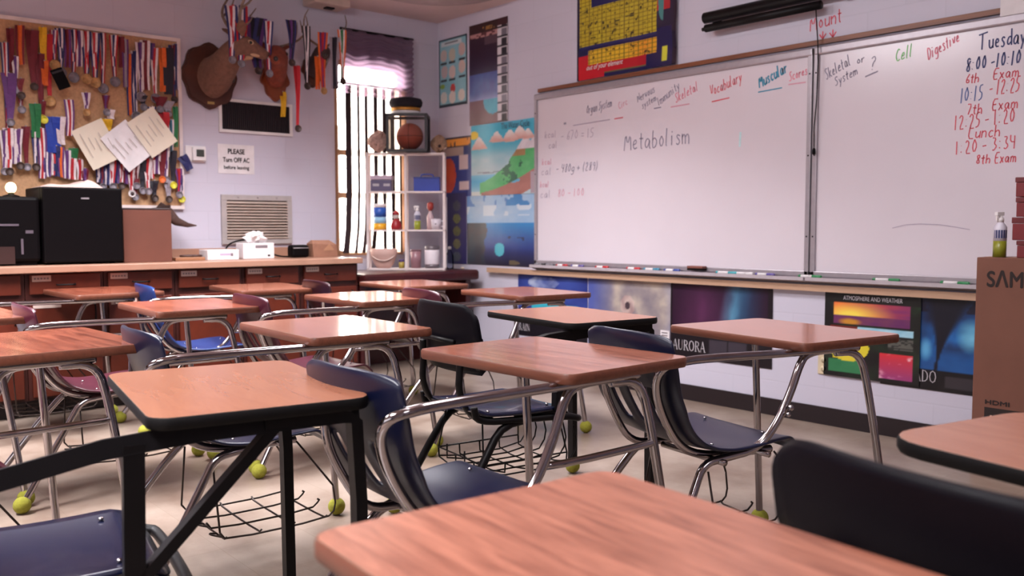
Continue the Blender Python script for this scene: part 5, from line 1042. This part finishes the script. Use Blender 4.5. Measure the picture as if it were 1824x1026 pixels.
t = on_shelf('storage_tin', 'grey tin with a pale lid in the upper left cubby', 'tin', -.195, y_, 2); mb().box((0, 0, .045), (.17, .10, .09), mat('tin_grey', (84, 76, 106), .4), 0, .008).build('body', t); mb().box((0, 0, .108), (.175, .105, .035), mat('tin_lid_lilac', (190, 172, 190), .4), 0, .006).build('lid', t); b = mb(); b.box((-.04, -.051, .05), (.05, .002, .02), STEEL); b.build('clasp', t); mb().box((.045, -.051, .05), (.05, .002, .02), STEEL).build('clasp', t)
BLU = mat('blue_plastic', (40, 60, 150), .35)
t = on_shelf('blue_bin', 'translucent blue plastic bin in the upper right cubby', 'bin', .165, y_, 2); b = mb(); b.box((0, 0, .005), (.20, .10, .01), BLU)
for y in (-.05, .05): b.box((0, y, .05), (.20, .004, .10), BLU)
for x in (-.1, .1): b.box((x, 0, .05), (.004, .10, .10), BLU)
b.build('tub', t); mb().box((0, 0, .105), (.21, .11, .014), mat('blue_lid', (36, 50, 120), .35), 0, .004).build('lid', t); mb().tube(smoothline([(-.05, 0, .112), (-.045, 0, .135), (.045, 0, .135), (.05, 0, .112)], 1), .006, BLU, 8).build('handle', t)
t = on_shelf('wipes_canister', 'blue, white and yellow wipes canister in the middle left cubby', 'canister', -.215, y_, 1); mb().lathe([(0, 0), (.052, 0), (.052, .05)], (0, 0, 0), mat('canister_yellow', (226, 168, 40), .35), 20).build('lower_band', t); mb().lathe([(.052, .05), (.052, .10)], (0, 0, 0), mat('canister_pale_blue', (150, 196, 226), .35), 20).build('middle_band', t); mb().lathe([(.052, .10), (.052, .175)], (0, 0, 0), mat('canister_blue', (40, 90, 180), .35), 20).build('upper_band', t); mb().lathe([(.053, .175), (.053, .195), (.045, .205), (0, .205)], (0, 0, 0), WHITEPL, 20).build('lid', t)
t = on_shelf('red_figurine', 'small red and white figurine in the middle left cubby', 'figurine', -.085, y_, 1); b = mb(); b.lathe([(0, 0), (.04, 0), (.045, .03), (.03, .07), (.015, .085)], (0, 0, 0), mat('figurine_red', (150, 26, 36), .4), 14); b.build('body', t); mb().sphere((.0, 0, .105), .026, mat('figurine_white', (206, 196, 190), .5), 12, 8).build('head', t); mb().lathe([(.03, .118), (.02, .14), (0, .155)], (0, 0, 0), mat('figurine_red', (150, 26, 36), .4), 12).build('cap', t); mb().box((0, .03, .05), (.05, .012, .09), BLACKPL).build('back_stand', t)
p = sl(.085, y_, .3215); spray_bottle('spray_bottle', 'white and green spray bottle in the middle right cubby of the white shelf', p, .19, 1.2, (140, 150, 40), (190, 190, 206), WHITEPL)
t = on_shelf('red_topped_bottle', 'clear bottle with a red top at the back of the middle right cubby', 'bottle', .185, .108, 1); mb().lathe([(0, 0), (.028, 0), (.03, .10), (.012, .14), (.012, .15)], (0, 0, 0), mat('bottle_clear_pink', (190, 160, 164), .15), 16).build('body', t); mb().lathe([(.014, .15), (.026, .17), (.026, .21), (0, .222)], (0, 0, 0), mat('cap_red', (150, 50, 44), .4), 12).build('cap', t)
t = on_shelf('white_mug', 'white printed mug in front of the red-topped bottle', 'mug', .235, .042, 1); mb().lathe([(0, 0), (.036, 0), (.04, .085), (.036, .085), (.034, .006), (0, .006)], (0, 0, 0), mat('mug_white', (206, 196, 204), .3), 18).build('cup', t); mb().tube(smoothline([(.038, 0, .07), (.062, 0, .065), (.062, 0, .03), (.038, 0, .02)], 2), .005, mat('mug_white', (206, 196, 204), .3), 8).build('handle', t); mb().sphere((0, -.033, .045), .012, mat('grey_print', (120, 110, 116), .7), 8, 6, (1, .5, 1)).build('print', t)
t = on_shelf('beige_bowl', 'wide beige basket bowl in the lower left cubby', 'bowl', -.185, y_, 0); m_ = mat('beige_ceramic', (196, 160, 150), .5); mb().lathe([(0, .0), (.05, 0), (.075, .03), (.105, .10), (.108, .15), (.1, .155), (.095, .10), (.065, .035), (0, .02)], (0, 0, 0), m_, 24, True, sx=1, sy=.6).build('bowl', t); mb().tube([(.101*math.cos(a), .062*math.sin(a), .085+.025*math.cos(2*a)) for a in [k*math.pi/12 for k in range(25)]], .004, mat('bowl_rim_cream', (226, 206, 196), .5), 6).build('rope_trim', t)
t = on_shelf('small_jar', 'small jar with a yellow label in the lower left cubby', 'jar', -.045, y_, 0); mb().lathe([(0, 0), (.022, 0), (.022, .05)], (0, 0, 0), mat('jar_yellow', (160, 140, 60), .4), 14).build('body', t); mb().lathe([(.023, .05), (.023, .068), (0, .07)], (0, 0, 0), mat('jar_lid_violet', (80, 60, 110), .4), 14).build('lid', t)
t = on_shelf('mauve_tumbler', 'dull mauve tumbler in the lower right cubby', 'tumbler', .07, y_, 0); mb().lathe([(0, 0), (.04, 0), (.044, .14), (.040, .14), (.036, .006), (0, .006)], (0, 0, 0), mat('mauve_metal', (150, 110, 118), .35), 18).build('cup', t); mb().lathe([(.0445, .135), (.0455, .142), (.0445, .147), (.04, .142)], (0, 0, 0), mat('mauve_rim', (120, 86, 96), .35), 18).build('rim', t)
t = on_shelf('white_jar', 'white labelled jar with a grey lid in the lower right cubby', 'jar', .20, .066, 0); mb().lathe([(0, 0), (.055, 0), (.058, .03)], (0, 0, 0), mat('jar_grey', (96, 86, 92), .3), 20).build('base', t); mb().lathe([(.058, .03), (.06, .035), (.06, .14), (.058, .145)], (0, 0, 0), mat('jar_white_label', (226, 216, 222), .5), 20).build('label_band', t); mb().lathe([(.056, .145), (.058, .15), (.058, .175), (0, .18)], (0, 0, 0), mat('jar_grey', (96, 86, 92), .3), 20).build('lid', t)
# on top: ball in a display case, peaked cap, two dried clusters
t = on_shelf('display_case', 'clear display case with dark frame on top of the white shelf', 'display case', .02, y_, 3); q = .15; DKF = mat('case_frame_dark', (24, 14, 22), .5); b = mb()
b.box((0, 0, .011), (.32, .27, .022), DKF, 0, .003); b.build('base', t); b = mb()
for x in (-q, q):
    for y in (-.12, .12): b.box((x, y, .155), (.02, .02, .27), DKF)
for x in (-q, q): b.box((x, 0, .288), (.02, .25, .02), DKF)
for y in (-.12, .12): b.box((0, y, .288), (.32, .02, .02), DKF)
b.build('frame', t); b = mb(); gl = glassy('display_glass'); 
for y in (-.12, .12): b.box((0, y, .155), (.28, .003, .25), gl)
for x in (-q, q): b.box((x, 0, .155), (.003, .22, .25), gl)
b.build('glass_panes', t)
t = on_shelf('basketball', 'orange-brown basketball inside the clear display case', 'ball', .03, y_, 3); t.location.z += .024; BB = mat('basketball_leather', (150, 62, 40), .7, 0, .08, 200, .2); b = mb(); b.sphere((0, 0, .105), .105, BB, 28, 18); b.build('ball', t); b = mb()
for R_ in (Matrix.Rotation(0, 3, 'X'), Matrix.Rotation(math.pi/2, 3, 'X'), Matrix.Rotation(math.pi/2, 3, 'Y')):
    b.tube([R_ @ Vector((.1055*math.cos(a), .1055*math.sin(a), 0))+Vector((0, 0, .105)) for a in [k*math.pi/16 for k in range(33)]], .0018, BLACKPL, 6)
b.build('seams', t)
t = on_shelf('peaked_cap', 'black peaked cap with gold braid and white base on top of the display case', 'cap', .0, y_, 3); t.location.z += .296; b = mb(); b.lathe([(.0, .005), (.10, .005), (.104, .03)], (0, 0, 0), WHITEPL, 24, True, sx=1.1, sy=.95); b.build('white_band', t); b = mb(); b.lathe([(.105, .03), (.106, .056)], (0, 0, 0), mat('gold_braid', (196, 140, 60), .4, .5, .4, 120), 24, True, sx=1.1, sy=.95); b.build('gold_braid', t); b = mb(); b.lathe([(.105, .056), (.118, .075), (.122, .10), (.112, .125), (.06, .138), (0, .14)], (0, 0, 0), mat('cap_black_cloth', (20, 14, 24), .9), 24, True, sx=1.1, sy=.95); b.build('crown', t)
def cluster(name, label, x, s, c):
    t = on_shelf(name, label, 'shell cluster', x, y_, 3); b = mb(); rnd = random.Random(x)
    m_ = mat('coral_'+str(c[0]), c, .8, 0, .25, 50, .3)
    n1, n2 = 18, 12; vs = []
    for j in range(n2+1):
        for i in range(n1):
            th, ph = math.pi*j/n2, 2*math.pi*i/n1; r = s*(.75+.5*vn(math.cos(ph)*2.5+5+x*9, math.sin(ph)*2.5+math.cos(th)*3+5, 3)); vs.append((r*math.sin(th)*math.cos(ph)*1.0, r*math.sin(th)*math.sin(ph)*.8, s*.95-r*math.cos(th)*1.05*1.0))
    mz = min(v[2] for v in vs); vs = [(a, b_, c_-mz) for a, b_, c_ in vs]
    b.add(vs, [(j*n1+i, j*n1+(i+1) % n1, (j+1)*n1+(i+1) % n1, (j+1)*n1+i) for j in range(n2) for i in range(n1)], m_); b.build('rough_shell', t)
    b = mb(); b.sphere((s*.1, -s*.68, s*.9), s*.22, mat('shell_hollow', (60, 40, 36), .9), 10, 8, (1, .5, 1)); b.build('dark_hollow', t)
    for k in range(3): b = mb(); a = k*2.1+x; b.tube([(s*.6*math.cos(a), -s*.3, s*.5+.2*s*k), (s*1.1*math.cos(a), -s*.5, s*.7+.25*s*k)], [s*.16, s*.02], mat('shell_spike', (214, 190, 170), .6), 8); b.build('spike', t)
cluster('coral_piece', 'pale rough coral piece on the left top corner of the white shelf', -.225, .075, (176, 146, 136)); cluster('coral_piece', 'smaller tan coral piece on the right top corner of the white shelf', .262, .058, (150, 118, 96))
# low table extras
t = thing('clear_bottle', 'clear plastic bottle standing on the low table right of the white shelf', 'bottle', (.38, -.17, SZ)); mb().lathe([(0, 0), (.03, 0), (.033, .02), (.033, .11), (.012, .15), (.012, .165)], (0, 0, 0), glassy('clear_plastic', (.8, .85, .95)), 18).build('body', t); mb().lathe([(.014, .16), (.014, .182), (0, .184)], (0, 0, 0), WHITEPL, 12).build('cap', t)
t = thing('trinket', 'small pale trinket lying on the low table end', 'trinket', (.50, -.13, SZ)); mb().sphere((0, 0, .009), .012, mat('pale_trinket', (206, 190, 170), .5), 10, 8, (2, 1, .7)).build('trinket', t)
